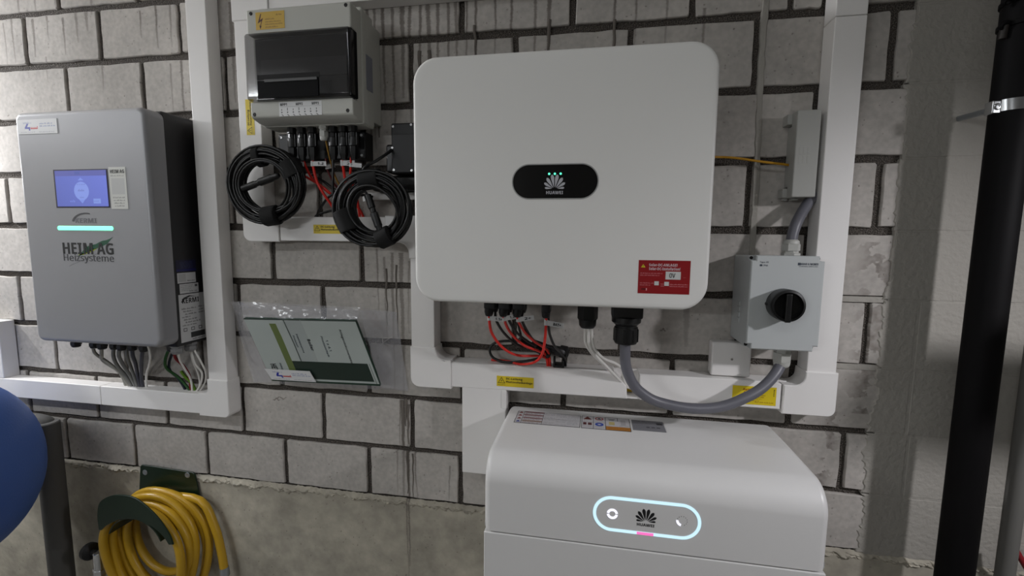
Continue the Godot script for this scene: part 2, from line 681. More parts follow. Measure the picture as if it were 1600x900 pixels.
func wavy(x: float, y: float, s: float) -> float:
	return sin(y * 71 + s) * 0.002 + sin(y * 23) * 0.003 + rng.randf_range(-0.004, 0.004)


func build_wall() -> void:
	var ims := wall_images()
	var bm := print_mat("block", ims[0], 0.92)
	bm.heightmap_enabled = true
	bm.heightmap_texture = ImageTexture.create_from_image(ims[1])
	bm.heightmap_scale = 0.12
	var mortar := grain(mat("mortar", Color(0.35, 0.325, 0.30), 0.95), 0.05, 0.5, 8, 7.0)
	var mn := FastNoiseLite.new()
	mn.seed = 15
	mn.frequency = 0.09
	mn.fractal_octaves = 3
	var mt := NoiseTexture2D.new()
	mt.width = 512
	mt.height = 512
	mt.seamless = true
	mt.noise = mn
	var ramp := Gradient.new()
	ramp.offsets = PackedFloat32Array([0.0, 0.45, 0.7, 1.0])
	ramp.colors = PackedColorArray([Color(0.16, 0.145, 0.13), Color(0.32, 0.295, 0.27), Color(0.40, 0.375, 0.35), Color(0.66, 0.63, 0.60)])
	mt.color_ramp = ramp
	mortar.albedo_color = Color.WHITE
	mortar.albedo_texture = mt
	var mb := MB.new()
	mb.span(V(-3.0, -0.1, -0.25), V(1.75, 2.75, -0.008), 0.001)
	var wall := structure(mb, "wall_back", mortar)
	var rows := [2.2619, 2.1191, 1.9774, 1.8243, 1.6742, 1.5239, 1.3766, 1.2258, 1.0783, 0.9351, 0.7918]
	# where the upright joints stand in each course, left to right
	var joints := [
		[-1.49, -1.23, -.97, -.71, -.45, -.19, .07, .33, .59],
		[-1.617, -1.361, -1.104, -.845, -.585, -.325, -.063, .196, .393, .459, .72],
		[-1.485, -1.231, -.972, -.713, -.454, -.194, .067, .331, .591],
		[-1.61, -1.36, -1.10, -.84, -.585, -.325, -.063, .19, .4565, .72],
		[-1.741, -1.485, -1.23, -.97, -.71, -.45, -.19, .07, .332, .59],
		[-1.617, -1.36, -1.10, -.856, -.597, -.337, -.075, .19, .46, .72],
		[-1.734, -1.477, -1.222, -.970, -.711, -.452, -.19, .07, .33, .59],
		[-1.618, -1.36, -1.10, -.845, -.585, -.325, -.065, .19, .45, .71],
		[-1.479, -1.229, -.976, -.723, -.464, -.205, .054, .311, .568],
		[-1.608, -1.355, -1.101, -.846, -.590, -.330, -.07, .19, .45, .70],
	]
	for i in 10:
		var js: Array = joints[i].duplicate()
		while js[0] > -2.2: js.push_front(js[0] - 0.26)
		while js[-1] < 1.3: js.append(js[-1] + 0.26)
		for k in js.size() - 1:
			var g := rng.randf_range(0.0058, 0.0074)
			var gy := (rng.randf_range(0.0078, 0.0092) if y_is_high(rows[i]) else rng.randf_range(0.0064, 0.0078))
			part(block_mesh(js[k] + g, js[k + 1] - g, rows[i + 1] + gy, rows[i] - gy), "block", bm, wall, 30.0)
	# plain block work above, beside and the cast concrete below
	mb = MB.new()
	mb.span(V(-2.95, 2.268, -0.03), V(1.7, 2.72, -0.001), 0.002)
	mb.span(V(-2.95, 0.80, -0.03), V(-2.47, 2.262, -0.001), 0.002)
	part(mb, "wall_face", mat("block_plain", Color(0.66, 0.64, 0.61), 0.92), wall)
	mb = MB.new()
	mb.span(V(-2.95, -0.02, -0.03), V(1.7, 0.782, 0.003), 0.003)
	for i in mb.v.size(): mb.uv[i] = wall_uv(mb.v[i])
	part(mb, "concrete_base", bm, wall)
	# crumbling bed of mortar on top of the concrete
	mb = MB.new()
	var nz := FastNoiseLite.new()
	nz.seed = 21
	nz.frequency = 60.0
	nz.fractal_octaves = 3
	var cols := 900
	var prev := PackedVector3Array()
	for i in cols + 1:
		var x := -2.2 + 3.6 * i / cols
		var cur := PackedVector3Array()
		for j in 9:
			var u := j / 8.0
			var thick := 0.011 + nz.get_noise_2d(x * 0.15, 7.0) * 0.008
			var y := 0.795 + nz.get_noise_2d(x, 3.3) * 0.003 - u * (0.026 + nz.get_noise_2d(x * 0.5, 1.0) * 0.014)
			var z := (thick * sin(PI * pow(u, 0.8)) * 0.8) + nz.get_noise_2d(x, u * 0.25) * 0.007 * sin(PI * u) - 0.003
			cur.append(V(x, y, z))
		if i > 0:
			for j in 8: mb.quad(prev[j], prev[j + 1], cur[j + 1], cur[j])
		prev = cur
	for i in mb.v.size(): mb.uv[i] = wall_uv(mb.v[i] - V(0, 0.05, 0))
	part(mb, "mortar_bed", bm, wall, 50.0)
	# thin smear of slurry that covers the blocks towards the black pipe, course by course
	var sm := grain(mat("slurry", Color(0.63, 0.615, 0.585), 0.9), 0.03, 0.12, 31, 4.0)
	var edge := [.63, .628, .623, .623, .623, .628, .618, .62, .61, .612, .612]
	for i in 10:
		var parts := [[0.0, 1.45]]
		if i == 6: parts = [[0.0, .683], [.6865, 1.45]]
		elif i == 7: parts = [[0.0, .684], [.687, 1.45]]
		elif i == 8: parts = [[0.0, .69], [.6925, 1.45]]
		for q in parts:
			var pts := PackedVector2Array()
			var ya: float = rows[i + 1] + 0.0010
			var yb: float = rows[i] - 0.0010
			for k in 25:
				var y := lerpf(ya, yb, k / 24.0)
				pts.append(Vector2((lerpf(edge[i + 1], edge[i], k / 24.0) + wavy(0, y, 1.0)) if q[0] == 0.0 else q[0] + rng.randf_range(0, 0.001), y))
			for k in 13:
				pts.append(Vector2(lerpf(pts[24].x + 0.02 if q[0] == 0.0 else q[0] + 0.02, q[1], k / 12.0), yb + rng.randf_range(-0.0008, 0.0008)))
			for k in 13:
				pts.append(Vector2(lerpf(q[1], pts[0].x + 0.02, k / 12.0), ya + rng.randf_range(-0.0008, 0.0008)))
			mb = MB.new()
			mb.poly(pts, -0.01, 0.0026, 0.0022)
			part(mb, "render_patch", sm, wall, 30.0)
	mb = MB.new()
	mb.span(V(0.626, 0.79, -0.02), V(1.45, 2.24, 0.0018), 0.0005)
	for yy in [1.3766, 1.2258]: mb.span(V(0.508, yy - 0.0068, -0.02), V(0.64, yy + 0.006, -0.0008), 0.001)
	part(mb, "joint_filling", sm, wall)
	# one narrow run of plaster down the wall beside the right upright trunking
	mb = MB.new()
	var a := PackedVector2Array()
	var b := PackedVector2Array()
	for k in 40:
		var y := lerpf(1.40, 2.12, k / 39.0)
		var x := 0.345 + sin(y * 9) * 0.003 + rng.randf_range(-0.0008, 0.0008)
		var hw := 0.0055 + rng.randf_range(-0.0012, 0.0014)
		a.append(Vector2(x + hw, y))
		b.append(Vector2(x - hw, y))
	b.reverse()
	a.append_array(b)
	mb.poly(a, -0.012, 0.002, 0.001)
	part(mb, "plaster_run", sm, wall)
	# drips of mortar that stand proud of the blocks left of the big inverter's trunking
	mb = MB.new()
	for q in [[-.489, 1.07, .945, .005], [-.481, 1.075, 1.0, .004], [-.474, 1.06, .95, .0035], [-.478, .93, .81, .004], [-.462, .925, .80, .003], [-.528, 1.42, 1.27, .003], [-.50, 1.43, 1.24, .003], [-.292, 2.0, 1.90, .004], [-.118, 2.0, 1.9, .005], [.03, 1.99, 1.86, .004], [-.43, 1.95, 1.85, .005], [-.405, 1.95, 1.86, .005], [-.54, 1.95, 1.75, .004]]:
		var ln := []
		for k in 7: ln.append(V(q[0] + rng.randf_range(-0.002, 0.002), lerpf(q[1], q[2], k / 6.0), -0.001))
		mb.tube(path(ln, 4), q[3], 7, false, q[3] * 0.4)
	for i in mb.v.size(): mb.uv[i] = wall_uv(mb.v[i])
	part(mb, "mortar_drips", mat("drip", Color(0.42, 0.395, 0.37), 0.95), wall)


func build_room() -> void:
	var con := mat("room_concrete", Color(0.60, 0.59, 0.57), 0.9)
	for q in [["floor", V(-3.0, -0.2, -0.25), V(1.75, 0.0, 3.4), Color(0.5, 0.49, 0.47)], ["ceiling", V(-3.0, 2.7, -0.25), V(1.75, 2.9, 3.4), Color(0.66, 0.65, 0.63)]]:
		var mb := MB.new()
		mb.span(q[1], q[2], 0.001)
		structure(mb, q[0], mat(q[0], q[3], 0.9))
	for q in [["wall_left", V(-3.2, -0.2, -0.25), V(-2.95, 2.9, 3.6)], ["wall_right", V(1.7, -0.2, -0.25), V(1.95, 2.9, 3.6)], ["wall_front", V(-3.2, -0.2, 3.35), V(1.95, 2.9, 3.6)]]:
		var mb := MB.new()
		mb.span(q[1], q[2], 0.001)
		structure(mb, q[0], con)


func arc(c: Vector2, r: float, a0: float, a1: float, n := 5) -> Array:
	var out := []
	for i in n + 1:
		var a := deg_to_rad(lerpf(a0, a1, float(i) / n))
		out.append(c + Vector2(cos(a), sin(a)) * r)
	return out


func lid(parent: Node3D, x0: float, y0: float, x1: float, y1: float, z: float, m: Material, called := "trunking_lid") -> void:
	var mb := MB.new()
	mb.span(V(x0, y0, 0.0012), V(x1, y1, z), 0.0022, 2)
	part(mb, called, m, parent)


func corner(parent: Node3D, pts: Array, z: float, m: Material, called := "corner_cover") -> void:
	var mb := MB.new()
	mb.poly(PackedVector2Array(pts), 0.0012, z, 0.0018)
	part(mb, called, m, parent, 35.0)


func dc_print() -> StandardMaterial3D:
	if mats.has("dc_sticker"): return mats["dc_sticker"]
	var im := canvas(360, 104, Color(0.86, 0.76, 0.13))
	var k := Color(0.12, 0.11, 0.05)
	ipoly(im, PackedVector2Array([Vector2(46, 10), Vector2(84, 72), Vector2(10, 72)]), k)
	ipoly(im, PackedVector2Array([Vector2(46, 20), Vector2(75, 67), Vector2(18, 67)]), Color(0.86, 0.76, 0.13))
	ipoly(im, PackedVector2Array([Vector2(50, 30), Vector2(40, 50), Vector2(47, 50), Vector2(42, 64), Vector2(55, 45), Vector2(47, 45)]), k)
	micro(im, 12, 82, 70, 8, k, 4)
	return print_mat("dc_sticker", im)


func build_trunking() -> void:
	var w := mat("trunking", Color(0.92, 0.91, 0.90), 0.42)
	var dark := mat("print_black", Color(0.06, 0.06, 0.055), 0.6)
	# the run at the left, round the silver control box
	var a := thing("cable_trunking", "white cable trunking below and right of the silver heating control box", "trunking", V(-1.01, 1.0, 0))
	lid(a, -1.040, 1.096, -0.981, 2.70, 0.042, w)
	lid(a, -1.82, 1.060, -1.764, 1.235, 0.042, w)
	lid(a, -1.82, 1.003, -1.4095, 1.060, 0.042, w)
	lid(a, -1.4085, 1.003, -1.068, 1.060, 0.042, w)
	corner(a, [Vector2(-1.074, 0.999)] + arc(Vector2(-0.993, 1.014), 0.015, 270, 360) + [Vector2(-0.978, 1.105), Vector2(-1.043, 1.105)] + arc(Vector2(-1.055, 1.0765), 0.012, 0, -90) + [Vector2(-1.074, 1.0645)], 0.046, w)
	# the run round the smoked-window box
	var b := thing("cable_trunking", "white cable trunking behind and left of the smoked-window distribution box, passing under the black coils", "trunking", V(-0.87, 1.49, 0))
	lid(b, -0.902, 1.555, -0.839, 2.045, 0.042, w)
	corner(b, [Vector2(-0.906, 2.032), Vector2(-0.836, 2.032)] + [Vector2(-0.836, 2.045)] + arc(Vector2(-0.824, 2.041), 0.012, 180, 90) + [Vector2(-0.803, 2.053), Vector2(-0.803, 2.118), Vector2(-0.906, 2.118)], 0.045, w)
	lid(b, -0.802, 2.054, 0.455, 2.116, 0.043, w)
	lid(b, -0.903, 2.117, -0.839, 2.70, 0.042, w)
	corner(b, [Vector2(-0.800, 1.486), Vector2(-0.800, 1.552), Vector2(-0.825, 1.552)] + arc(Vector2(-0.825, 1.564), 0.012, 270, 180) + [Vector2(-0.837, 1.575), Vector2(-0.905, 1.575)] + arc(Vector2(-0.883, 1.508), 0.022, 180, 270), 0.045, w)
	lid(b, -0.799, 1.489, -0.508, 1.550, 0.042, w)
	corner(b, [Vector2(-0.507, 1.553), Vector2(-0.37, 1.553), Vector2(-0.37, 1.449), Vector2(-0.446, 1.449)] + arc(Vector2(-0.474, 1.460), 0.028, 0, 90) + [Vector2(-0.507, 1.488)], 0.047, w)
	var dc := dc_print()
	var s1 := sheet_xy(b, "warning_sticker", -0.703, 1.508, -0.623, 1.5305, 0.0422, dc)
	text(s1, "DC-Leitung", V(-0.6635, 1.5245, 0.0428), 0.038, 0.0064, dark)
	text(s1, "Photovoltaikanlage", V(-0.6535, 1.5175, 0.0428), 0.058, 0.0064, dark)
	var s2 := sheet(b, "warning_sticker", V(-0.8805, 1.756, 0.0422), V(-0.8805, 1.8435, 0.0422), V(-0.8575, 1.8435, 0.0422), V(-0.8575, 1.756, 0.0422), dc)
	text(s2, "DC-Leitung", V(-0.8735, 1.799, 0.0428), 0.038, 0.0064, dark, null, Vector3.UP, Vector3.LEFT)
	text(s2, "Photovoltaikanlage", V(-0.8665, 1.809, 0.0428), 0.058, 0.0064, dark, null, Vector3.UP, Vector3.LEFT)
	var bar := MB.new()
	bar.span(V(-0.567, 1.5935, 0.0012), V(-0.36, 1.6115, 0.02), 0.002, 1)
	part(bar, "trunking_lid", w, b)
	# the run that frames the wall below and right of the large inverter
	var c := thing("cable_trunking", "white cable trunking running below the large wall inverter and up its right side", "trunking", V(-0.1, 1.13, 0))
	lid(c, -0.441, 1.224, -0.381, 1.450, 0.050, w)
	corner(c, [Vector2(-0.338, 1.129), Vector2(-0.338, 1.202), Vector2(-0.353, 1.202)] + arc(Vector2(-0.353, 1.227), 0.025, 270, 180) + [Vector2(-0.378, 1.231), Vector2(-0.443, 1.231)] + arc(Vector2(-0.420, 1.152), 0.023, 180, 270), 0.054, w)
	corner(c, [Vector2(-0.339, 1.134), Vector2(0.085, 1.134), Vector2(0.083, 1.163), Vector2(0.066, 1.181), Vector2(0.053, 1.197), Vector2(-0.339, 1.197)], 0.050, w, "trunking_lid")
	lid(c, 0.0, 1.1365, 0.2, 1.1945, 0.010, w, "trunking_base")
	corner(c, [Vector2(0.1135, 1.134), Vector2(0.4105, 1.134), Vector2(0.4105, 1.1905)] + [Vector2(0.40, 1.195), Vector2(0.1105, 1.195)], 0.050, w, "trunking_lid")
	lid(c, 0.05, 1.1335, 0.125, 1.1372, 0.046, w, "trunking_base")
	lid(c, 0.38, 1.1365, 0.43, 1.1925, 0.028, w, "trunking_base")
	corner(c, [Vector2(0.4135, 1.126)] + arc(Vector2(0.502, 1.142), 0.016, 270, 360) + [Vector2(0.518, 1.223), Vector2(0.4545, 1.223), Vector2(0.4545, 1.213)] + arc(Vector2(0.4325, 1.213), 0.022, 0, -90) + [Vector2(0.4135, 1.191)], 0.054, w)
	lid(c, 0.457, 1.216, 0.5145, 1.9436, 0.050, w)
	lid(c, 0.457, 1.9444, 0.5145, 2.70, 0.050, w)
	lid(c, -0.311, 0.914, -0.2015, 1.136, 0.049, w)
	var cap := MB.new()
	cap.span(V(-0.212, 1.088, 0.0012), V(-0.1995, 1.134, 0.0505), 0.002, 1)
	part(cap, "end_cap", w, c)
	var s3 := sheet_xy(c, "warning_sticker", -0.223, 1.1445, -0.133, 1.170, 0.0502, dc)
	text(s3, "DC-Leitung", V(-0.180, 1.1635, 0.0508), 0.040, 0.0068, dark)
	text(s3, "Photovoltaikanlage", V(-0.168, 1.1555, 0.0508), 0.064, 0.0068, dark)
	var y := canvas(360, 164, Color(0.87, 0.77, 0.12))
	var k := Color(0.45, 0.22, 0.05)
	for i in 4: micro(y, 60 + i * 4, 72 + i * 17, 220 - i * 22, 10, k, 20 + i)
	micro(y, 190, 136, 150, 9, k, 31)
	var s4 := sheet_xy(c, "warning_sticker", 0.311, 1.1415, 0.4005, 1.1825, 0.0502, print_mat("switch_off_sticker", y))
	var rd := mat("print_red", Color(0.55, 0.10, 0.04), 0.5)
	text(s4, "Ausschalten", V(0.353, 1.1755, 0.0508), 0.042, 0.006, rd)
	text(s4, "Solar", V(0.345, 1.168, 0.0508), 0.021, 0.006, rd)
	text(s4, "Achtung", V(0.396, 1.170, 0.0508), 0.016, 0.0028, dark, null, Vector3.UP, Vector3.LEFT)
	# two old labels and loose leads seen in the gap between the lids
	sheet_xy(c, "yellow_label", 0.060, 1.1385, 0.100, 1.146, 0.0108, mat("old_yellow", Color(0.75, 0.62, 0.12), 0.5))


func build_control_box() -> void:
	var silver := mat("silver_paint", Color(0.60, 0.60, 0.61), 0.42, 0.25)
	var black := mat("dark_plastic", Color(0.14, 0.135, 0.14), 0.5)
	var ink := mat("print_black", Color(0.06, 0.06, 0.055), 0.6)
	var grey := mat("print_grey", Color(0.25, 0.25, 0.26), 0.6)
	var t := thing("heating_controller", "silver heating control box with blue touchscreen and green light bar", "control box", V(-1.25, 1.21, 0))
	var mb := MB.new()
	mb.span(V(-1.44, 1.208, 0.002), V(-1.063, 1.806, 0.108), 0.006, 2)
	part(mb, "housing", black, t)
	mb = MB.new()
	mb.slab(Vector2(-1.2555, 1.5105), 0.391, 0.587, 0.022, [Vector2(0.006, 0.104), Vector2(0.0, 0.106), Vector2(0.0, 0.143), Vector2(0.001, 0.1475), Vector2(0.0035, 0.1520), Vector2(0.0075, 0.1545), Vector2(0.012, 0.1553)], 6)
	part(mb, "front_cover", silver, t, 50.0)
	# touchscreen
	mb = MB.new()
	mb.span(V(-1.3425, 1.566, 0.150), V(-1.178, 1.6605, 0.1557), 0.0004)
	var bez := part(mb, "screen_frame", mat("screen_frame", Color(0.13, 0.11, 0.20), 0.4), t)
	var im := canvas(384, 224, Color(0.44, 0.50, 0.86))
	for y in 224:
		for x in range(0, 384):
			var g := 1.0 + 0.10 * (x / 384.0) - 0.06 * (y / 224.0)
			im.set_pixel(x, y, Color(0.42 * g, 0.47 * g, 0.80 * g))
	im.fill_rect(Rect2i(0, 0, 384, 34), Color(0.40, 0.42, 0.70))
	im.fill_rect(Rect2i(150, 8, 40, 18), Color(0.36, 0.40, 0.68))
	var oct := PackedVector2Array()
	for i in 24: oct.append(Vector2(192 + cos(TAU * i / 24) * 56, 128 + sin(TAU * i / 24) * 58))
	ipoly(im, oct, Color(0.55, 0.63, 0.93))
	ipoly(im, PackedVector2Array([Vector2(192, 44), Vector2(214, 62), Vector2(170, 62)]), Color(0.52, 0.60, 0.92))
	ipoly(im, PackedVector2Array([Vector2(192, 206), Vector2(170, 182), Vector2(214, 182)]), Color(0.52, 0.60, 0.92))
	micro(im, 166, 116, 54, 14, Color(0.40, 0.44, 0.72), 2)
	micro(im, 160, 82, 64, 8, Color(0.44, 0.50, 0.80), 3)
	micro(im, 176, 164, 34, 8, Color(0.44, 0.50, 0.80), 5)
	im.fill_rect(Rect2i(276, 176, 54, 30), Color(0.53, 0.62, 0.92))
	micro(im, 282, 186, 40, 10, Color(0.42, 0.48, 0.80), 6)
	micro(im, 100, 182, 40, 16, Color(0.50, 0.58, 0.90), 7)
	var sm := mat("touchscreen", Color(0.02, 0.02, 0.03), 0.25)
	sm.emission_enabled = true
	sm.emission_texture = ImageTexture.create_from_image(im)
	sm.emission = Color.BLACK
	sm.emission_energy_multiplier = 0.85
	sheet_xy(bez, "screen", -1.3375, 1.5695, -1.1825, 1.6575, 0.1557, sm)
	# green light bar
	mb = MB.new()
	mb.slab(Vector2(-1.260, 1.5155), 0.170, 0.0105, 0.0045, [Vector2(0, 0.150), Vector2(0, 0.1560), Vector2(0.001, 0.1566)], 3)
	part(mb, "light_bar", glow("green_light", Color(0.42, 1.0, 0.72), 2.6), t)
	# maker's mark over the bar and the fitter's name under it
	mb = MB.new()
	var ap := []
	for i in 13: ap.append(Vector2(-1.255, 1.528) + Vector2(cos(deg_to_rad(170 - i * 8)) * 0.044, sin(deg_to_rad(170 - i * 8)) * 0.026))
	for i in 13: ap.append(Vector2(-1.253, 1.528) + Vector2(cos(deg_to_rad(74 + i * 8)) * 0.040, sin(deg_to_rad(74 + i * 8)) * 0.0225))
	mb.poly(PackedVector2Array(ap), 0.1552, 0.1557)
	part(mb, "arc_emblem", grey, t)
	text(t, "KERMI", V(-1.256, 1.5345, 0.1555), 0.064, 0.012, mat("faint_print", Color(0.42, 0.42, 0.44), 0.5))
	for q in [[Color(0.05, 0.30, 0.20), [-1.262, 1.468, -1.178, 1.4935, -1.198, 1.4765, -1.290, 1.444]], [Color(0.60, 0.66, 0.10), [-1.290, 1.447, -1.215, 1.472, -1.240, 1.459, -1.272, 1.4485]], [Color(0.12, 0.32, 0.14), [-1.320, 1.419, -1.214, 1.4585, -1.248, 1.446, -1.262, 1.441]]]:
		var f: Array = q[1]
		mb = MB.new()
		var st := PackedVector2Array()
		for i in 9: st.append(Vector2(lerpf(f[0], f[2], i / 8.0), lerpf(f[1], f[3], i / 8.0) + sin(i * 1.7) * 0.0012))
		st.append(Vector2(f[4], f[5]))
		st.append(Vector2(f[6], f[7]))
		mb.poly(st, 0.1552, 0.15555)
		part(mb, "brush_stroke", mat("stroke_%d" % int(q[0].g * 1000), q[0], 0.5), t)
	text(t, "HEIM AG", V(-1.2575, 1.4645, 0.1557), 0.155, 0.0285, ink)
	text(t, "Heizsysteme", V(-1.258, 1.4385, 0.1557), 0.154, 0.0225, grey, plain_font)
	# paper label by the screen; its square code is left blank
	var lb := canvas(120, 240, Color(0.80, 0.80, 0.78))
	micro(lb, 12, 46, 96, 7, Color(0.3, 0.3, 0.3), 8)
	lb.fill_rect(Rect2i(14, 64, 92, 92), Color(0.74, 0.74, 0.73))
	for i in 4: micro(lb, 18 + i * 3, 170 + i * 16, 84 - i * 6, 8, Color(0.4, 0.4, 0.4), 40 + i)
	var l1 := sheet_xy(t, "paper_label", -1.1745, 1.563, -1.1250, 1.664, 0.1554, print_mat("fitter_label", lb))
	text(l1, "HEIM AG", V(-1.1495, 1.6535, 0.1560), 0.041, 0.0085, ink)
	sheet_xy(t, "energy_sticker", -1.4385, 1.749, -1.3165, 1.7845, 0.1553, energy_print())
	# labels on the right-hand side of the housing
	var bl := canvas(128, 128, Color(0.10, 0.10, 0.22))
	for i in 5: micro(bl, 26, 20 + i * 16, 80, 8, Color(0.30, 0.33, 0.5), 50 + i)
	bl.fill_rect(Rect2i(0, 104, 128, 24), Color(0.10, 0.11, 0.38))
	side_label(t, 1.406, 1.436, 0.097, 0.037, print_mat("blue_side_label", bl), "blue_sticker")
	var wl := canvas(160, 84, Color(0.80, 0.80, 0.80))
	wl.fill_rect(Rect2i(10, 8, 62, 66), Color(0.72, 0.72, 0.72))
	micro(wl, 84, 62, 70, 9, Color(0.2, 0.2, 0.2), 60)
	side_label(t, 1.375, 1.402, 0.0955, 0.040, print_mat("code_side_label", wl), "white_sticker")
	var ws := canvas(160, 80, Color(0.80, 0.80, 0.80))
	for i in 4: micro(ws, 10, 10 + i * 14, 100 - i * 8, 7, Color(0.2, 0.2, 0.2), 62 + i)
	ws.fill_rect(Rect2i(128, 10, 22, 20), Color(0.35, 0.35, 0.35))
	micro(ws, 80, 56, 70, 14, Color(0.25, 0.25, 0.25), 69)
	side_label(t, 1.3475, 1.3725, 0.0905, 0.033, print_mat("small_side_label", ws), "white_sticker")
	var big := canvas(160, 260, Color(0.80, 0.80, 0.80))
	var bk := Color(0.13, 0.13, 0.13)
	ipoly(big, PackedVector2Array([Vector2(14, 40), Vector2(30, 18), Vector2(66, 8), Vector2(110, 18), Vector2(70, 15), Vector2(38, 26), Vector2(24, 46)]), bk)
	for i in 7: micro(big, 14 + (i % 3) * 10, 74 + i * 15, [90, 60, 70, 50, 84, 96, 92][i], 8, bk, 80 + i)
	for i in 3: micro(big, 120, 72 + i * 16, 34, 8, bk, 90 + i)
	for i in 3: frame(big, Rect2i(18 + i * 48, 184, 22, 18), 3, bk)
	big.fill_rect(Rect2i(62, 212, 92, 30), Color(0.22, 0.22, 0.22))
	micro(big, 70, 246, 80, 9, bk, 99)
	var sl := side_label(t, 1.2175, 1.345, 0.096, 0.018, print_mat("rating_side_label", big), "rating_plate")
	text(sl, "KERMI", V(-1.0622, 1.3275, 0.0605), 0.051, 0.013, ink, null, Vector3.FORWARD)
	# cable entries underneath
	for q in [[-1.42, .085, .011, "black"], [-1.357, .085, .011, "black"], [-1.325, .09, .011, "black"], [-1.29, .085, .011, "black"], [-1.262, .09, .010, "black"], [-1.232, .085, .010, "black"], [-1.19, .09, .010, "black"], [-1.122, .07, .011, "black"], [-1.078, .055, .014, "grey"], [-1.085, .09, .013, "grey"]]:
		gland(t, V(q[0], 1.210, q[1]), q[2], Vector3.DOWN, black if q[3] == "black" else mat("gland_grey", Color(0.55, 0.55, 0.55), 0.5), "cable_gland", 0.024)


func side_label(t: Node3D, y0: float, y1: float, za: float, zb: float, m: Material, called: String) -> MeshInstance3D:
	return sheet(t, called, V(-1.0628, y1, za), V(-1.0628, y1, zb), V(-1.0628, y0, zb), V(-1.0628, y0, za), m)


func energy_print() -> StandardMaterial3D:
	if mats.has("energy_print"): return mats["energy_print"]
	var im := canvas(280, 84, Color(0.84, 0.84, 0.84))
	micro(im, 40, 14, 60, 12, Color(0.55, 0.58, 0.70), 5)
	ipoly(im, PackedVector2Array([Vector2(66, 24), Vector2(78, 24), Vector2(66, 44), Vector2(88, 44), Vector2(88, 64), Vector2(78, 64), Vector2(78, 54), Vector2(50, 54), Vector2(50, 46)]), Color(0.12, 0.18, 0.62))
	micro(im, 90, 40, 52, 16, Color(0.75, 0.12, 0.12), 6)
	im.fill_rect(Rect2i(92, 50, 46, 6), Color(0.72, 0.10, 0.10))
	micro(im, 156, 22, 90, 8, Color(0.35, 0.42, 0.62), 7)
	micro(im, 156, 36, 112, 8, Color(0.35, 0.42, 0.62), 8)
	micro(im, 20, 70, 100, 6, Color(0.45, 0.45, 0.5), 9)
	micro(im, 150, 70, 110, 6, Color(0.45, 0.45, 0.5), 10)
	return print_mat("energy_print", im)


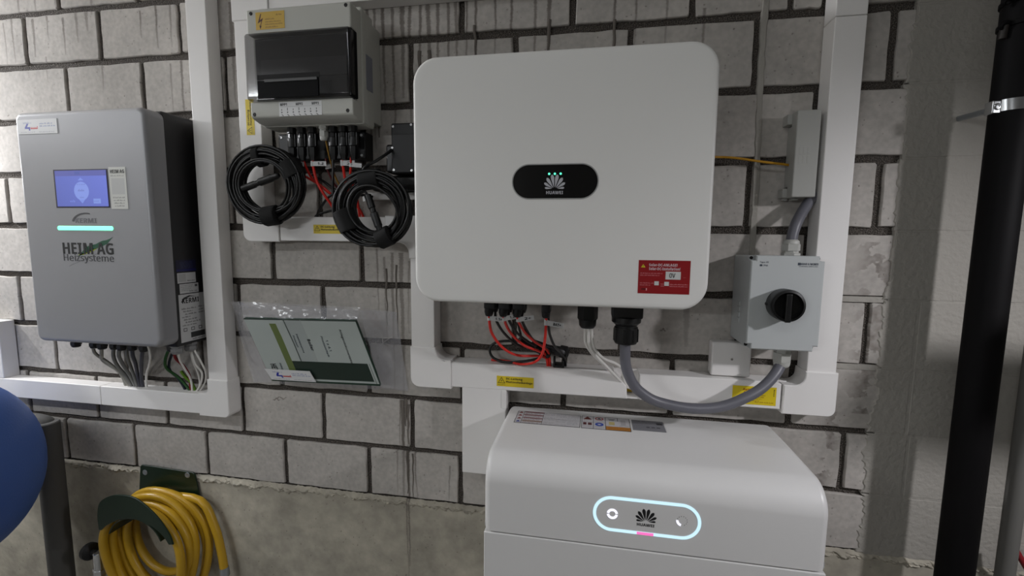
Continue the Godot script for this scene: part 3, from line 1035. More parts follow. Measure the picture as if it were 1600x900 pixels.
func build_control_cables() -> void:
	var lg := mat("cable_light", Color(0.62, 0.61, 0.58), 0.5)
	var mg := mat("cable_mid", Color(0.47, 0.47, 0.46), 0.5)
	var dg := mat("cable_slate", Color(0.26, 0.26, 0.30), 0.5)
	var wh := mat("cable_white", Color(0.80, 0.79, 0.76), 0.45)
	var g := "cables from the control box into the trunking"
	var q := [
		[[V(-1.325, 1.205, .09), V(-1.35, 1.165, .075), V(-1.37, 1.140, .055), V(-1.348, 1.10, .03), V(-1.342, 1.05, .02)], .0045, lg, "leftmost pale cable bending from the silver control box into the trunking"],
		[[V(-1.357, 1.205, .085), V(-1.373, 1.17, .075), V(-1.352, 1.135, .055), V(-1.336, 1.095, .035), V(-1.328, 1.05, .02)], .0042, lg, "pale cable crossing behind the leftmost cable under the control box"],
		[[V(-1.29, 1.205, .085), V(-1.31, 1.165, .075), V(-1.325, 1.130, .055), V(-1.325, 1.09, .032), V(-1.318, 1.05, .02)], .0048, mg, "first mid-grey cable in the bundle under the silver control box"],
		[[V(-1.262, 1.205, .09), V(-1.285, 1.17, .08), V(-1.306, 1.135, .055), V(-1.312, 1.09, .03), V(-1.307, 1.05, .02)], .0048, mg, "second mid-grey cable in the bundle under the silver control box"],
		[[V(-1.255, 1.205, .08), V(-1.27, 1.165, .07), V(-1.288, 1.135, .05), V(-1.30, 1.09, .03), V(-1.299, 1.05, .022)], .0042, mg, "rightmost mid-grey cable in the bundle under the silver control box"],
		[[V(-1.232, 1.205, .085), V(-1.245, 1.17, .075), V(-1.262, 1.138, .055), V(-1.288, 1.095, .03), V(-1.292, 1.05, .02)], .0046, dg, "slanting dark slate cable under the silver control box"],
		[[V(-1.19, 1.205, .09), V(-1.215, 1.17, .075), V(-1.243, 1.138, .055), V(-1.278, 1.09, .028), V(-1.284, 1.05, .02)], .0046, dg, "upright dark slate cable at the right of the bundle under the silver control box"],
		[[V(-1.175, 1.205, .09), V(-1.188, 1.17, .075), V(-1.218, 1.135, .055), V(-1.258, 1.10, .03), V(-1.273, 1.05, .02)], .0030, wh, "single thin white cable just right of the dark slate cables"],
	]
	for c in q: cable("control_cable", c[0], c[1], c[2], c[3], g)
	var r := [
		[[V(-1.122, 1.205, .07), V(-1.15, 1.165, .065), V(-1.165, 1.13, .05), V(-1.152, 1.095, .025), V(-1.120, 1.05, .018)], .0038, mat("cable_green", Color(0.10, 0.30, 0.10), 0.5), "green earth wire under the right half of the silver control box"],
		[[V(-1.118, 1.205, .06), V(-1.155, 1.15, .05), V(-1.165, 1.12, .04), V(-1.160, 1.09, .02), V(-1.14, 1.05, .016)], .0034, mat("cable_navy", Color(0.07, 0.11, 0.18), 0.5), "navy wire beside the green earth wire under the silver control box"],
		[[V(-1.135, 1.12, .035), V(-1.128, 1.10, .028), V(-1.118, 1.085, .022), V(-1.108, 1.05, .015)], .0042, mat("cable_lime", Color(0.36, 0.52, 0.10), 0.5), "short yellow-green wire dipping into the trunking beside the navy wire"],
		[[V(-1.10, 1.205, .08), V(-1.113, 1.17, .07), V(-1.11, 1.14, .05), V(-1.118, 1.10, .025), V(-1.128, 1.05, .015)], .0040, mat("cable_crimson", Color(0.50, 0.06, 0.10), 0.5), "crimson wire dropping from the silver control box into the trunking"],
		[[V(-1.085, 1.20, .085), V(-1.10, 1.165, .07), V(-1.105, 1.13, .05), V(-1.11, 1.095, .03), V(-1.118, 1.05, .02)], .0026, wh, "white wire crossing in front of the crimson wire"],
		[[V(-1.078, 1.195, .055), V(-1.072, 1.15, .05), V(-1.062, 1.12, .04), V(-1.085, 1.08, .025), V(-1.112, 1.05, .02)], .0025, wh, "white wire from the nearer grey gland, right of the crimson wire"],
		[[V(-1.07, 1.195, .055), V(-1.05, 1.15, .05), V(-1.055, 1.12, .035), V(-1.075, 1.085, .02), V(-1.105, 1.05, .016)], .0025, wh, "rightmost white wire looping into the corner of the left trunking"],
		[[V(-1.082, 1.195, .055), V(-1.088, 1.15, .04), V(-1.085, 1.115, .03), V(-1.092, 1.08, .02), V(-1.108, 1.05, .018)], .0022, wh, "middle thin white wire behind the other two white wires in the trunking corner"],
	]
	for c in r: cable("control_wire", c[0], c[1], c[2], c[3])


func build_distribution_box() -> void:
	var body := mat("box_grey", Color(0.74, 0.74, 0.71), 0.5)
	var dark := mat("box_inside", Color(0.16, 0.16, 0.165), 0.6)
	var black := mat("black_plastic", Color(0.028, 0.028, 0.030), 0.42)
	var ink := mat("print_black", Color(0.06, 0.06, 0.055), 0.6)
	var t := thing("distribution_box", "pale grey wall distribution box with smoked window and yellow lightning sticker", "electrical box", V(-0.66, 1.757, 0))
	var mb := MB.new()
	mb.span(V(-0.789, 1.758, 0.043), V(-0.529, 2.012, 0.084), 0.006, 2)
	mb.span(V(-0.760, 1.775, 0.0), V(-0.532, 2.0, 0.05), 0.004, 1)
	part(mb, "base", body, t)
	mb = MB.new()
	mb.slab(Vector2(-0.6585, 1.886), 0.262, 0.254, 0.006, [Vector2(0, 0.0845), Vector2(0, 0.098), Vector2(0.002, 0.1)], 3)
	mb.slab(Vector2(-0.658, 1.8855), 0.254, 0.240, 0.006, [Vector2(0, 0.099), Vector2(0, 0.122)], 3)
	# upper and lower bars of the lid, with the window between them
	mb.span(V(-0.785, 1.9505, 0.115), V(-0.5305, 2.004, 0.142), 0.004, 2)
	var low := PackedVector2Array([Vector2(0.115, 1.8035), Vector2(0.142, 1.8035), Vector2(0.142, 1.774), Vector2(0.138, 1.7685), Vector2(0.118, 1.7625), Vector2(0.1, 1.7605), Vector2(0.1, 1.79)])
	prism_x(mb, low, -0.785, -0.5305, 0.003)
	part(mb, "lid", body, t)
	# the rail behind the window
	mb = MB.new()
	mb.span(V(-0.780, 1.806, 0.120), V(-0.536, 1.948, 0.1245), 0.001)
	var ins := part(mb, "inner_cover", dark, t)
	mb = MB.new()
	mb.span(V(-0.765, 1.86, 0.1243), V(-0.55, 1.90, 0.128), 0.001)
	part(mb, "breaker_strip", mat("breaker", Color(0.30, 0.30, 0.31), 0.5), ins)
	mb = MB.new()
	mb.span(V(-0.753, 1.8465, 0.1555), V(-0.600, 1.8575, 0.1567), 0.0004)
	var slot := mb
	# smoked window with its latch
	var smoke := mat("smoked_window", Color(0.05, 0.045, 0.065, 0.45), 0.10)
	smoke.transparency = BaseMaterial3D.TRANSPARENCY_ALPHA
	mb = MB.new()
	mb.span(V(-0.7855, 1.8038, 0.1305), V(-0.527, 1.9500, 0.1560), 0.009, 3)
	var win := part(mb, "smoked_window", smoke, t)
	mb = MB.new()
	mb.span(V(-0.535, 1.806, 0.122), V(-0.5275, 1.948, 0.15), 0.002)
	mb.span(V(-0.752, 1.806, 0.1555), V(-0.602, 1.845, 0.1585), 0.0014)
	var lb := mat("latch_black", Color(0.05, 0.05, 0.055), 0.6)
	lb.metallic_specular = 0.2
	part(mb, "latch", lb, win)
	part(slot, "slot", mat("slot_black", Color(0.01, 0.01, 0.01), 0.8), win)
	mb = MB.new()
	mb.span(V(-0.733, 1.8400, 0.1555), V(-0.604, 1.8470, 0.1600), 0.0012)
	part(mb, "latch_lip", mat("latch_grey", Color(0.2, 0.2, 0.2), 0.4), win)
	for q in [[-.7725, 1.9955], [-.5415, 1.9965], [-.7755, 1.777], [-.5435, 1.7775]]:
		bolt(t, V(q[0], q[1], 0.1418), 0.0042, mat("dark_screw", Color(0.10, 0.09, 0.085), 0.5))
	var ye := Color(0.80, 0.66, 0.28)
	var im := canvas(280, 150, ye)
	var pu := Color(0.26, 0.08, 0.12)
	ipoly(im, PackedVector2Array([Vector2(48, 14), Vector2(56, 16), Vector2(42, 68), Vector2(72, 50), Vector2(48, 118), Vector2(56, 116), Vector2(42, 146), Vector2(34, 112), Vector2(42, 116), Vector2(56, 76), Vector2(18, 96)]), pu)
	for i in 2: micro(im, 92, 58 + i * 22, 90 + i * 60, 11, pu, 12 + i)
	for i in 2: micro(im, 92, 102 + i * 24, 170 - i * 50, 11, pu, 16 + i)
	micro(im, 200, 22, 50, 14, pu, 19)
	sheet_xy(t, "warning_sticker", -0.7605, 1.9595, -0.6890, 1.9965, 0.1421, print_mat("lightning_sticker", im))
	var wl := canvas(420, 140, Color(0.86, 0.86, 0.86))
	for i in 7:
		micro(wl, 22 + i * 57, 58, 8, 28, Color(0.3, 0.3, 0.3), 30 + i)
		wl.fill_rect(Rect2i(20 + i * 57, 96, 12, 12), Color(0.12, 0.12, 0.12))
		for k in 16: wl.fill_rect(Rect2i(22 + i * 57 + k, 120 + k, 7, 3), Color(0.2, 0.2, 0.2))
	wl.fill_rect(Rect2i(12, 46, 396, 3), Color(0.6, 0.6, 0.6))
	var ws := sheet_xy(t, "circuit_label", -0.7115, 1.7705, -0.6055, 1.8015, 0.1421, print_mat("circuit_label", wl))
	for i in 3: text(ws, "MPP%d" % (i + 1), V(-0.7 + i * 0.0395, 1.7960, 0.1427), 0.017, 0.0058, ink)
	sheet(t, "side_sticker", V(-0.5285, 1.918, 0.0835), V(-0.5285, 1.918, 0.052), V(-0.5285, 1.840, 0.052), V(-0.5285, 1.840, 0.0835), mat("side_foil", Color(0.50, 0.51, 0.55), 0.3))
	gland(t, V(-0.637, 1.760, 0.088), 0.0095, Vector3.DOWN, mat("gland_pale", Color(0.72, 0.72, 0.70), 0.5))
	# panel sockets under the box, and the plug on each
	var xs := [-.725, -.699, -.671, -.617, -.590, -.565]
	var wide := ["leftmost", "second from the left", "third from the left", "just right of the grey gland", "fifth from the left", "rightmost"]
	for i in 6:
		var x: float = xs[i]
		mb = MB.new()
		mb.lathe(V(x, 1.762, 0.082), Vector3.DOWN, [Vector2(0.0105, 0), Vector2(0.0105, 0.016), Vector2(0.0085, 0.018), Vector2(0.0085, 0.028)], 8)
		part(mb, "panel_socket", black, t)
	for i in 6:
		var x: float = xs[i]
		var p := thing("solar_plug", "black cable plug under the smoked-window box, %s of the six" % wide[i], "plug", V(x, 1.682, 0.082), "plugs under the distribution box")
		mb = MB.new()
		mb.lathe(V(x, 1.736, 0.082), Vector3.DOWN, [Vector2(0.0075, 0), Vector2(0.0098, 0.003), Vector2(0.0098, 0.022), Vector2(0.0080, 0.024)], 12)
		for s in [-1.0, 1.0]: mb.span(V(x + s * 0.0095 - 0.0016, 1.715, 0.078), V(x + s * 0.0095 + 0.0016, 1.744, 0.086), 0.0008)
		part(mb, "body", black, p)
		mb = MB.new()
		mb.lathe(V(x, 1.712, 0.082), Vector3.DOWN, [Vector2(0.0105, 0), Vector2(0.0105, 0.016), Vector2(0.0085, 0.022), Vector2(0.0075, 0.030), Vector2(0.0045, 0.0305)], 6, 0.2)
		part(mb, "nut", black, p)
	# black enclosure on the wall behind the plugs
	var e := thing("connection_box", "flat black box on the wall behind the six plugs", "electrical box", V(-0.67, 1.69, 0))
	mb = MB.new()
	mb.span(V(-0.793, 1.690, 0.0), V(-0.556, 1.756, 0.042), 0.004, 2)
	part(mb, "body", black, e)
	for q in [[-.783, 1.747], [-.566, 1.747], [-.783, 1.699], [-.566, 1.699]]: bolt(e, V(q[0], q[1], 0.042), 0.0035, mat("bright_screw", Color(0.7, 0.7, 0.7), 0.3, 0.8))
	# optimiser box beside the inverter
	var o := thing("optimiser_box", "small black box with four bright screws, half hidden behind the big inverter", "electrical box", V(-0.42, 1.65, 0))
	mb = MB.new()
	mb.span(V(-0.481, 1.652, 0.0), V(-0.352, 1.768, 0.060), 0.004, 2)
	mb.span(V(-0.472, 1.742, 0.06), V(-0.352, 1.746, 0.0612), 0.0004)
	part(mb, "body", mat("matt_black", Color(0.055, 0.055, 0.06), 0.55), o)
	for q in [[-.475, 1.760], [-.430, 1.763], [-.475, 1.660], [-.430, 1.658], [-.478, 1.711]]: bolt(o, V(q[0], q[1], 0.0598), 0.0032, mat("bright_screw", Color(0.7, 0.7, 0.7), 0.3, 0.8))
	mb = MB.new()
	mb.span(V(-0.500, 1.655, 0.0), V(-0.479, 1.722, 0.05), 0.006, 2)
	mb.span(V(-0.545, 1.613, 0.0), V(-0.36, 1.650, 0.040), 0.008, 2)
	part(mb, "bracket", black, o)


# a side outline (z, y) drawn out along x with rounded ends
func prism_x(mb: MB, pts: PackedVector2Array, x0: float, x1: float, r: float, n := 3) -> void:
	var area := 0.0
	var c := pts.size()
	for i in c: area += pts[i].cross(pts[(i + 1) % c])
	var sg := 1.0 if area > 0 else -1.0
	var rings := []
	for e in 2:
		for k in n + 1:
			var a := PI / 2 * k / n
			var inset := r * (1.0 - sin(a)) if e == 0 else r * (1.0 - cos(a))
			var x := x0 + r * (1.0 - cos(a)) if e == 0 else x1 - r * (1.0 - sin(a))
			var ring := PackedVector3Array()
			for i in c:
				var e1 := (pts[i] - pts[(i + c - 1) % c]).normalized()
				var e2 := (pts[(i + 1) % c] - pts[i]).normalized()
				var n1 := Vector2(-e1.y, e1.x) * sg
				var m := (n1 + Vector2(-e2.y, e2.x) * sg).normalized()
				var q := pts[i] + m * (inset / maxf(0.5, m.dot(n1)))
				ring.append(V(x, q.y, q.x))
			rings.append(ring)
	mb.loft(rings)


func flag(o: Node3D, a: Vector3, w: float, h: float, said: String, tilt: float, m: Material) -> void:
	# paper flag folded round a cable at a, standing out to the right
	var mb := MB.new()
	mb.lathe(a + V(0, h * 0.55, 0), Vector3.DOWN, [Vector2(0.0042, 0), Vector2(0.0042, h * 1.1)], 10)
	var r := V(cos(tilt), sin(tilt), -0.1).normalized()
	var u := V(-sin(tilt), cos(tilt), 0)
	var c := a + r * (w * 0.5) + V(0, 0, 0.003)
	mb.quad(c - r * w / 2 - u * h / 2, c + r * w / 2 - u * h / 2, c + r * w / 2 + u * h / 2, c - r * w / 2 + u * h / 2)
	var f := part(mb, "paper_flag", m, o, 30.0)
	if said: text(f, said, c + r * w * 0.12 + r.cross(u) * 0.0004, w * 0.42, h * 0.55, mat("print_black", Color(0.06, 0.06, 0.055), 0.6), null, r, u)


func wire(called: String, pts: Array, r: float, m: Material, label: String, group := "") -> Node3D:
	var o := thing(called, label, "cable", pts[0], group)
	var mb := MB.new()
	mb.tube(path(pts, 8), r, 9)
	part(mb, "lead", m, o, 60.0)
	return o


func build_box_cables() -> void:
	var red := mat("cable_red", Color(0.86, 0.16, 0.115), 0.42)
	var blk := mat("cable_black", Color(0.03, 0.03, 0.032), 0.4)
	var paper := mat("flag_paper", Color(0.80, 0.80, 0.80), 0.6)
	var top := 1.688
	var o := wire("solar_cable", [V(-.725, top, .082), V(-.722, 1.672, .08), V(-.706, 1.650, .072), V(-.669, 1.628, .066), V(-.647, 1.61, .06), V(-.630, 1.585, .045), V(-.625, 1.54, .03)], .0030, red, "red cable from the leftmost plug under the distribution box, slanting right")
	flag(o, V(-.722, 1.6745, .081), .026, .011, "1.1", 0.0, paper)
	o = wire("solar_cable", [V(-.671, top, .082), V(-.673, 1.67, .08), V(-.668, 1.634, .075), V(-.654, 1.604, .07), V(-.642, 1.58, .06), V(-.637, 1.552, .04), V(-.636, 1.53, .03)], .0033, red, "red cable from the third plug, curving down in front of the other reds")
	flag(o, V(-.674, 1.6745, .081), .036, .011, "1.2", 0.0, paper)
	o = wire("solar_cable", [V(-.699, top, .082), V(-.697, 1.665, .07), V(-.690, 1.643, .06), V(-.668, 1.622, .055), V(-.650, 1.606, .045), V(-.63, 1.60, .035), V(-.60, 1.57, .03), V(-.59, 1.53, .025)], .0030, red, "red cable crossing behind, starting at the second plug under the distribution box")
	o = wire("solar_cable", [V(-.595, top, .082), V(-.595, 1.67, .08), V(-.594, 1.63, .07), V(-.59, 1.59, .05), V(-.578, 1.57, .04), V(-.571, 1.553, .035), V(-.568, 1.53, .03)], .0033, red, "upright red cable running behind the right black coil, left of its twin")
	flag(o, V(-.596, 1.6745, .081), .032, .012, "2", 0.0, paper)
	o = wire("solar_cable", [V(-.572, top, .082), V(-.576, 1.664, .078), V(-.581, 1.64, .07), V(-.578, 1.60, .05), V(-.58, 1.53, .03)], .0030, red, "thin red cable behind the top left of the right black coil")
	flag(o, V(-.575, 1.671, .079), .028, .010, "", -0.1, paper)
	o = wire("solar_cable", [V(-.652, 1.69, .06), V(-.650, 1.665, .058), V(-.640, 1.634, .05), V(-.630, 1.61, .04), V(-.625, 1.53, .02)], .0024, mat("cable_dark_red", Color(0.36, 0.05, 0.055), 0.45), "thin dark red cable at the back, in the middle under the distribution box")
	flag(o, V(-.650, 1.670, .058), .022, .010, "", 0.15, paper)
	wire("solar_cable", [V(-.619, top, .082), V(-.620, 1.65, .082), V(-.623, 1.615, .08), V(-.621, 1.579, .075), V(-.615, 1.56, .06), V(-.61, 1.52, .03)], .0033, blk, "upright black cable just left of the right black coil")
	wire("solar_cable", [V(-.707, 1.655, .03), V(-.70, 1.650, .045), V(-.663, 1.636, .055), V(-.622, 1.611, .06), V(-.58, 1.605, .05), V(-.545, 1.60, .03)], .0034, blk, "black cable slanting right from beside the left coil towards the right coil")
	wire("solar_cable", [V(-.70, 1.52, .02), V(-.693, 1.553, .04), V(-.669, 1.577, .055), V(-.642, 1.601, .06), V(-.607, 1.618, .055), V(-.57, 1.63, .04)], .0030, blk, "black cable rising from the lower trunking behind the red cables")
	wire("solar_cable", [V(-.725, 1.52, .015), V(-.71, 1.553, .02), V(-.68, 1.563, .022), V(-.65, 1.568, .02), V(-.63, 1.56, .015), V(-.61, 1.53, .012)], .0030, blk, "short black cable arching just above the lower trunking")
	wire("earth_wire", [V(-.634, 1.735, .088), V(-.632, 1.69, .075), V(-.629, 1.649, .06), V(-.618, 1.618, .05), V(-.606, 1.58, .035), V(-.60, 1.53, .02)], .0022, mat("cable_earth", Color(0.55, 0.40, 0.08), 0.5), "thin yellow wire from the pale gland under the distribution box")


func coil(label: String, c: Vector3, rx: float, ry: float, tilt: float, seed_at: int) -> Node3D:
	var r := RandomNumberGenerator.new()
	r.seed = seed_at
	var blk := mat("cable_black", Color(0.03, 0.03, 0.032), 0.4)
	var o := thing("cable_coil", label, "cable coil", c, "")
	var pts := []
	var turns := 24
	var per := 14
	var radii := []
	for k in turns: radii.append([r.randf_range(0.0, 1.0), r.randf_range(-0.016, 0.016)])
	for k in turns:
		var nxt: Array = radii[(k + 1) % turns]
		for j in per:
			var u := float(j) / per
			var rad: float = lerpf(radii[k][0], nxt[0], smoothstep(0.5, 1.0, u))
			var dz: float = lerpf(radii[k][1], nxt[1], smoothstep(0.5, 1.0, u))
			var a := TAU * u + PI * 0.3
			var s := lerpf(0.56, 1.0, rad) + 0.02 * sin(a * 2 + k)
			pts.append(c + V(cos(a) * rx * s, sin(a) * ry * s, dz + sin(a + tilt) * 0.006))
	var mb := MB.new()
	mb.tube(path(pts, 3), 0.0031, 7)
	part(mb, "loops", blk, o, 60.0)
	return o


func band(o: Node3D, a: float, c: Vector3, rx: float, ry: float, wide: float) -> void:
	var d := V(cos(a) * rx, sin(a) * ry, 0)
	var p := c + d * 0.785
	var out := d.normalized()
	var along := V(-out.y, out.x, 0)
	var rings := []
	for e in 4:
		var ring := PackedVector3Array()
		for j in 14:
			var b := TAU * j / 14
			var k: float = [0.94, 1.0, 1.0, 0.94][e]
			ring.append(p + along * wide * [-0.5, -0.42, 0.42, 0.5][e] + out * cos(b) * d.length() * 0.27 * k + V(0, 0, sin(b) * 0.0245 * k))
		rings.append(ring)
	var mb := MB.new()
	mb.loft(rings)
	part(mb, "tie_band", mat("velcro", Color(0.035, 0.035, 0.035), 0.85), o)


func coil_plug(o: Node3D, a: Vector3, b: Vector3) -> void:
	var mb := MB.new()
	var l := (b - a).length()
	mb.lathe(a, b - a, [Vector2(0.0045, 0), Vector2(0.0085, 0.002), Vector2(0.0085, l * 0.34), Vector2(0.0068, l * 0.36), Vector2(0.0068, l * 0.46), Vector2(0.0092, l * 0.48), Vector2(0.0092, l * 0.8), Vector2(0.0075, l * 0.83), Vector2(0.0070, l * 0.96), Vector2(0.0040, l)], 10)
	part(mb, "plug", mat("black_plastic", Color(0.028, 0.028, 0.030), 0.42), o)


func build_coils() -> void:
	var c1 := V(-0.787, 1.621, 0.098)
	var a := coil("left coil of black cable, hanging in front of the upright white trunking", c1, 0.104, 0.091, 0.4, 5)
	band(a, 1.75, c1, 0.104, 0.091, 0.018)
	band(a, 0.55, c1, 0.104, 0.091, 0.040)
	band(a, -1.45, c1, 0.104, 0.091, 0.036)
	coil_plug(a, V(-0.848, 1.614, 0.105), V(-0.742, 1.645, 0.112))
	var c2 := V(-0.5045, 1.564, 0.108)
	var b := coil("right coil of black cable, hanging against the left edge of the big white inverter", c2, 0.093, 0.087, -0.3, 9)
	band(b, 1.65, c2, 0.093, 0.087, 0.046)
	band(b, -2.75, c2, 0.093, 0.087, 0.05)
	band(b, -1.2, c2, 0.093, 0.087, 0.032)
	coil_plug(b, V(-0.516, 1.598, 0.115), V(-0.482, 1.508, 0.118))
	var mb := MB.new()
	mb.tube(path([V(-0.532, 1.602, 0.112), V(-0.522, 1.604, 0.115), V(-0.516, 1.597, 0.115)], 6), 0.003, 8)
	part(mb, "lead", mat("cable_black", Color(0.03, 0.03, 0.032), 0.4), b)
	mb = MB.new()
	mb.tube(path([V(-0.480, 1.712, 0.05), V(-0.482, 1.697, 0.075), V(-0.50, 1.675, 0.10), V(-0.521, 1.660, 0.112), V(-0.53, 1.645, 0.11)], 6), 0.0036, 8)
	part(mb, "lead", mat("cable_black", Color(0.03, 0.03, 0.032), 0.4), b)
	mb = MB.new()
	mb.quad(V(-0.527, 1.592, 0.117), V(-0.515, 1.598, 0.119), V(-0.519, 1.583, 0.119), V(-0.526, 1.581, 0.117))
	part(mb, "paper_flag", mat("flag_paper", Color(0.80, 0.80, 0.80), 0.6), b)


func stadium(c: Vector2, w: float, h: float, n := 14) -> PackedVector2Array:
	var out := PackedVector2Array()
	for p in MB.rrect(c, w, h, h * 0.4999, n, 0.0): out.append(Vector2(p.x, p.y))
	return out


func ring_strip(mb: MB, c: Vector2, w: float, h: float, t: float, z0: float, z1: float, i0 := 0, i1 := -1) -> void:
	# a flat band following a stadium outline; i0..i1 picks part of it
	var outer := stadium(c, w, h)
	var inner := stadium(c, w - 2 * t, h - 2 * t)
	var rings := []
	var n := outer.size()
	var last := n if i1 < 0 else i1
	for k in range(i0, last + 1):
		var i := k % n
		rings.append(PackedVector3Array([V(outer[i].x, outer[i].y, z0), V(outer[i].x, outer[i].y, z1), V(inner[i].x, inner[i].y, z1), V(inner[i].x, inner[i].y, z0)]))
	mb.loft(rings, i1 >= 0, i1 >= 0)


func build_inverter() -> void:
	var white := mat("inverter_white", Color(0.91, 0.905, 0.89), 0.45)
	var black := mat("black_plastic", Color(0.028, 0.028, 0.030), 0.42)
	var t := thing("inverter", "large white wall inverter with black oval display and red voltage sticker", "inverter", V(-0.07, 1.377, 0))
	var mb := MB.new()
	mb.slab(Vector2(-0.0725, 1.6045), 0.542, 0.456, 0.047, [Vector2(0.012, 0.150), Vector2(0.0, 0.160), Vector2(0.0, 0.2555), Vector2(0.0012, 0.2590), Vector2(0.0035, 0.2612), Vector2(0.0065, 0.262), Vector2(0.012, 0.262)], 10)
	part(mb, "front_cover", white, t, 35.0)
	mb = MB.new()
	mb.span(V(-0.305, 1.395, 0.012), V(0.160, 1.80, 0.165), 0.01, 2)
	var hb := part(mb, "housing", mat("housing_grey", Color(0.30, 0.30, 0.31), 0.5), t)
	for i in 22:
		mb = MB.new()
		mb.span(V(-0.315, 1.42 + i * 0.0165, 0.02), V(0.170, 1.424 + i * 0.0165, 0.10), 0.0008)
		part(mb, "cooling_fin", mat("housing_grey", Color(0.30, 0.30, 0.31), 0.5), hb)
	mb = MB.new()
	mb.span(V(-0.24, 1.43, 0.0), V(0.10, 1.77, 0.02), 0.002)
	part(mb, "wall_bracket", mat("bracket_metal", Color(0.5, 0.5, 0.5), 0.4, 0.8), t)
	# display
	mb = MB.new()
	ring_strip(mb, Vector2(-0.0738, 1.6035), 0.1570, 0.0635, 0.002, 0.2618, 0.2626)
	part(mb, "display_rim", mat("rim_grey", Color(0.62, 0.62, 0.61), 0.35), t)
	mb = MB.new()
	mb.poly(stadium(Vector2(-0.0738, 1.6035), 0.1532, 0.0597), 0.2615, 0.2624)
	var d := part(mb, "display", mat("display_black", Color(0.012, 0.012, 0.014), 0.18), t)
	for x in [-.0839, -.0736, -.0632]:
		mb = MB.new()
		mb.lathe(V(x, 1.6172, 0.262), Vector3.BACK, [Vector2(0.0021, 0), Vector2(0.0021, 0.0006), Vector2(0.001, 0.001)], 12)
		part(mb, "status_light", glow("status_green", Color(0.35, 1.0, 0.75), 1.6), d)
	petals(d, V(-0.0738, 1.5920, 0.2624), 0.0315, mat("print_silver", Color(0.72, 0.72, 0.74), 0.4))
	text(d, "HUAWEI", V(-0.0735, 1.5838, 0.2626), 0.0305, 0.0056, mat("print_silver", Color(0.72, 0.72, 0.74), 0.4))
	# sticker
	var im := canvas(440, 300, Color(0.56, 0.045, 0.075))
	var pk := Color(0.85, 0.60, 0.62)
	ipoly(im, PackedVector2Array([Vector2(40, 36), Vector2(60, 66), Vector2(20, 66)]), Color(0.78, 0.74, 0.16))
	im.fill_rect(Rect2i(38, 46, 4, 12), Color(0.10, 0.12, 0.05))
	for i in 2: micro(im, 18, 112 + i * 18, 190 - i * 26, 10, pk, 70 + i)
	for i in 2: micro(im, 18, 200 + i * 18, 120 - i * 26, 10, pk, 73 + i)
	for i in 2: micro(im, 196, 206 + i * 18, 30, 9, pk, 76 + i)
	for i in 2: micro(im, 272, 208 + i * 18, 150, 9, pk, 79 + i)
	micro(im, 386, 146, 18, 7, pk, 82)
	im.fill_rect(Rect2i(30, 254, 40, 14), Color(0.34, 0.03, 0.04))
	im.fill_rect(Rect2i(70, 252, 9, 22), pk)
	var s := sheet_xy(t, "voltage_sticker", 0.0790, 1.405, 0.1670, 1.4645, 0.2620, print_mat("voltage_sticker", im))
	var wp := mat("print_white", Color(0.84, 0.76, 0.78), 0.5)
	text(s, "Solar-DC-ANLAGE!", V(0.121, 1.4565, 0.2627), 0.048, 0.0052, wp)
	text(s, "Solar-DC-Installation!", V(0.1235, 1.4497, 0.2627), 0.053, 0.0052, wp)
	var field := mat("write_field", Color(0.80, 0.80, 0.79), 0.5)
	var f := sheet_xy(s, "write_field", 0.1258, 1.4310, 0.1513, 1.4450, 0.2625, field)
	text(s, "0V", V(0.1372, 1.4382, 0.2632), 0.0098, 0.0080, mat("pen_black", Color(0.03, 0.03, 0.03), 0.5), mono_font)
	sheet_xy(s, "tick_box", 0.1072, 1.4202, 0.1148, 1.4272, 0.2625, field)
	sheet_xy(s, "tick_box", 0.1242, 1.4196, 0.1320, 1.4267, 0.2625, field)
	# sockets underneath
	for x in [-.213, -.182, -.152]:
		mb = MB.new()
		mb.span(V(x - 0.0125, 1.352, 0.150), V(x + 0.0125, 1.400, 0.178), 0.003)
		mb.lathe(V(x - 0.003, 1.358, 0.168), Vector3.DOWN, [Vector2(0.0098, 0), Vector2(0.0098, 0.013), Vector2(0.0080, 0.020), Vector2(0.0062, 0.022)], 10)
		mb.lathe(V(x + 0.007, 1.366, 0.156), Vector3.DOWN, [Vector2(0.0088, 0), Vector2(0.0088, 0.013), Vector2(0.0060, 0.022)], 10)
		part(mb, "panel_socket", black, t)
	mb = MB.new()
	mb.span(V(-0.1035, 1.348, 0.155), V(-0.0845, 1.400, 0.180), 0.003)
	mb.lathe(V(-0.0945, 1.350, 0.169), Vector3.DOWN, [Vector2(0.0095, 0), Vector2(0.0085, 0.010), Vector2(0.0065, 0.013)], 10)
	part(mb, "panel_socket", black, t)
	gland(t, V(-0.009, 1.392, 0.168), 0.0185, Vector3.DOWN, black, "cable_gland", 0.072)
	mb = MB.new()
	mb.span(V(0.038, 1.345, 0.142), V(0.0985, 1.400, 0.192), 0.004)
	mb.lathe(V(0.068, 1.346, 0.168), Vector3.DOWN, [Vector2(0.029, 0), Vector2(0.029, 0.010), Vector2(0.0215, 0.017), Vector2(0.0215, 0.022)], 16)
	for k in 8:
		var a := TAU * k / 8 + 0.2
		mb.span(V(0.068 + cos(a) * 0.022 - 0.003, 1.296, 0.168 + sin(a) * 0.022 - 0.003), V(0.068 + cos(a) * 0.022 + 0.003, 1.322, 0.168 + sin(a) * 0.022 + 0.003), 0.001)
	mb.lathe(V(0.068, 1.325, 0.168), Vector3.DOWN, [Vector2(0.0235, 0), Vector2(0.0235, 0.028), Vector2(0.0215, 0.033), Vector2(0.0120, 0.0345)], 20)
	part(mb, "power_socket", black, t)


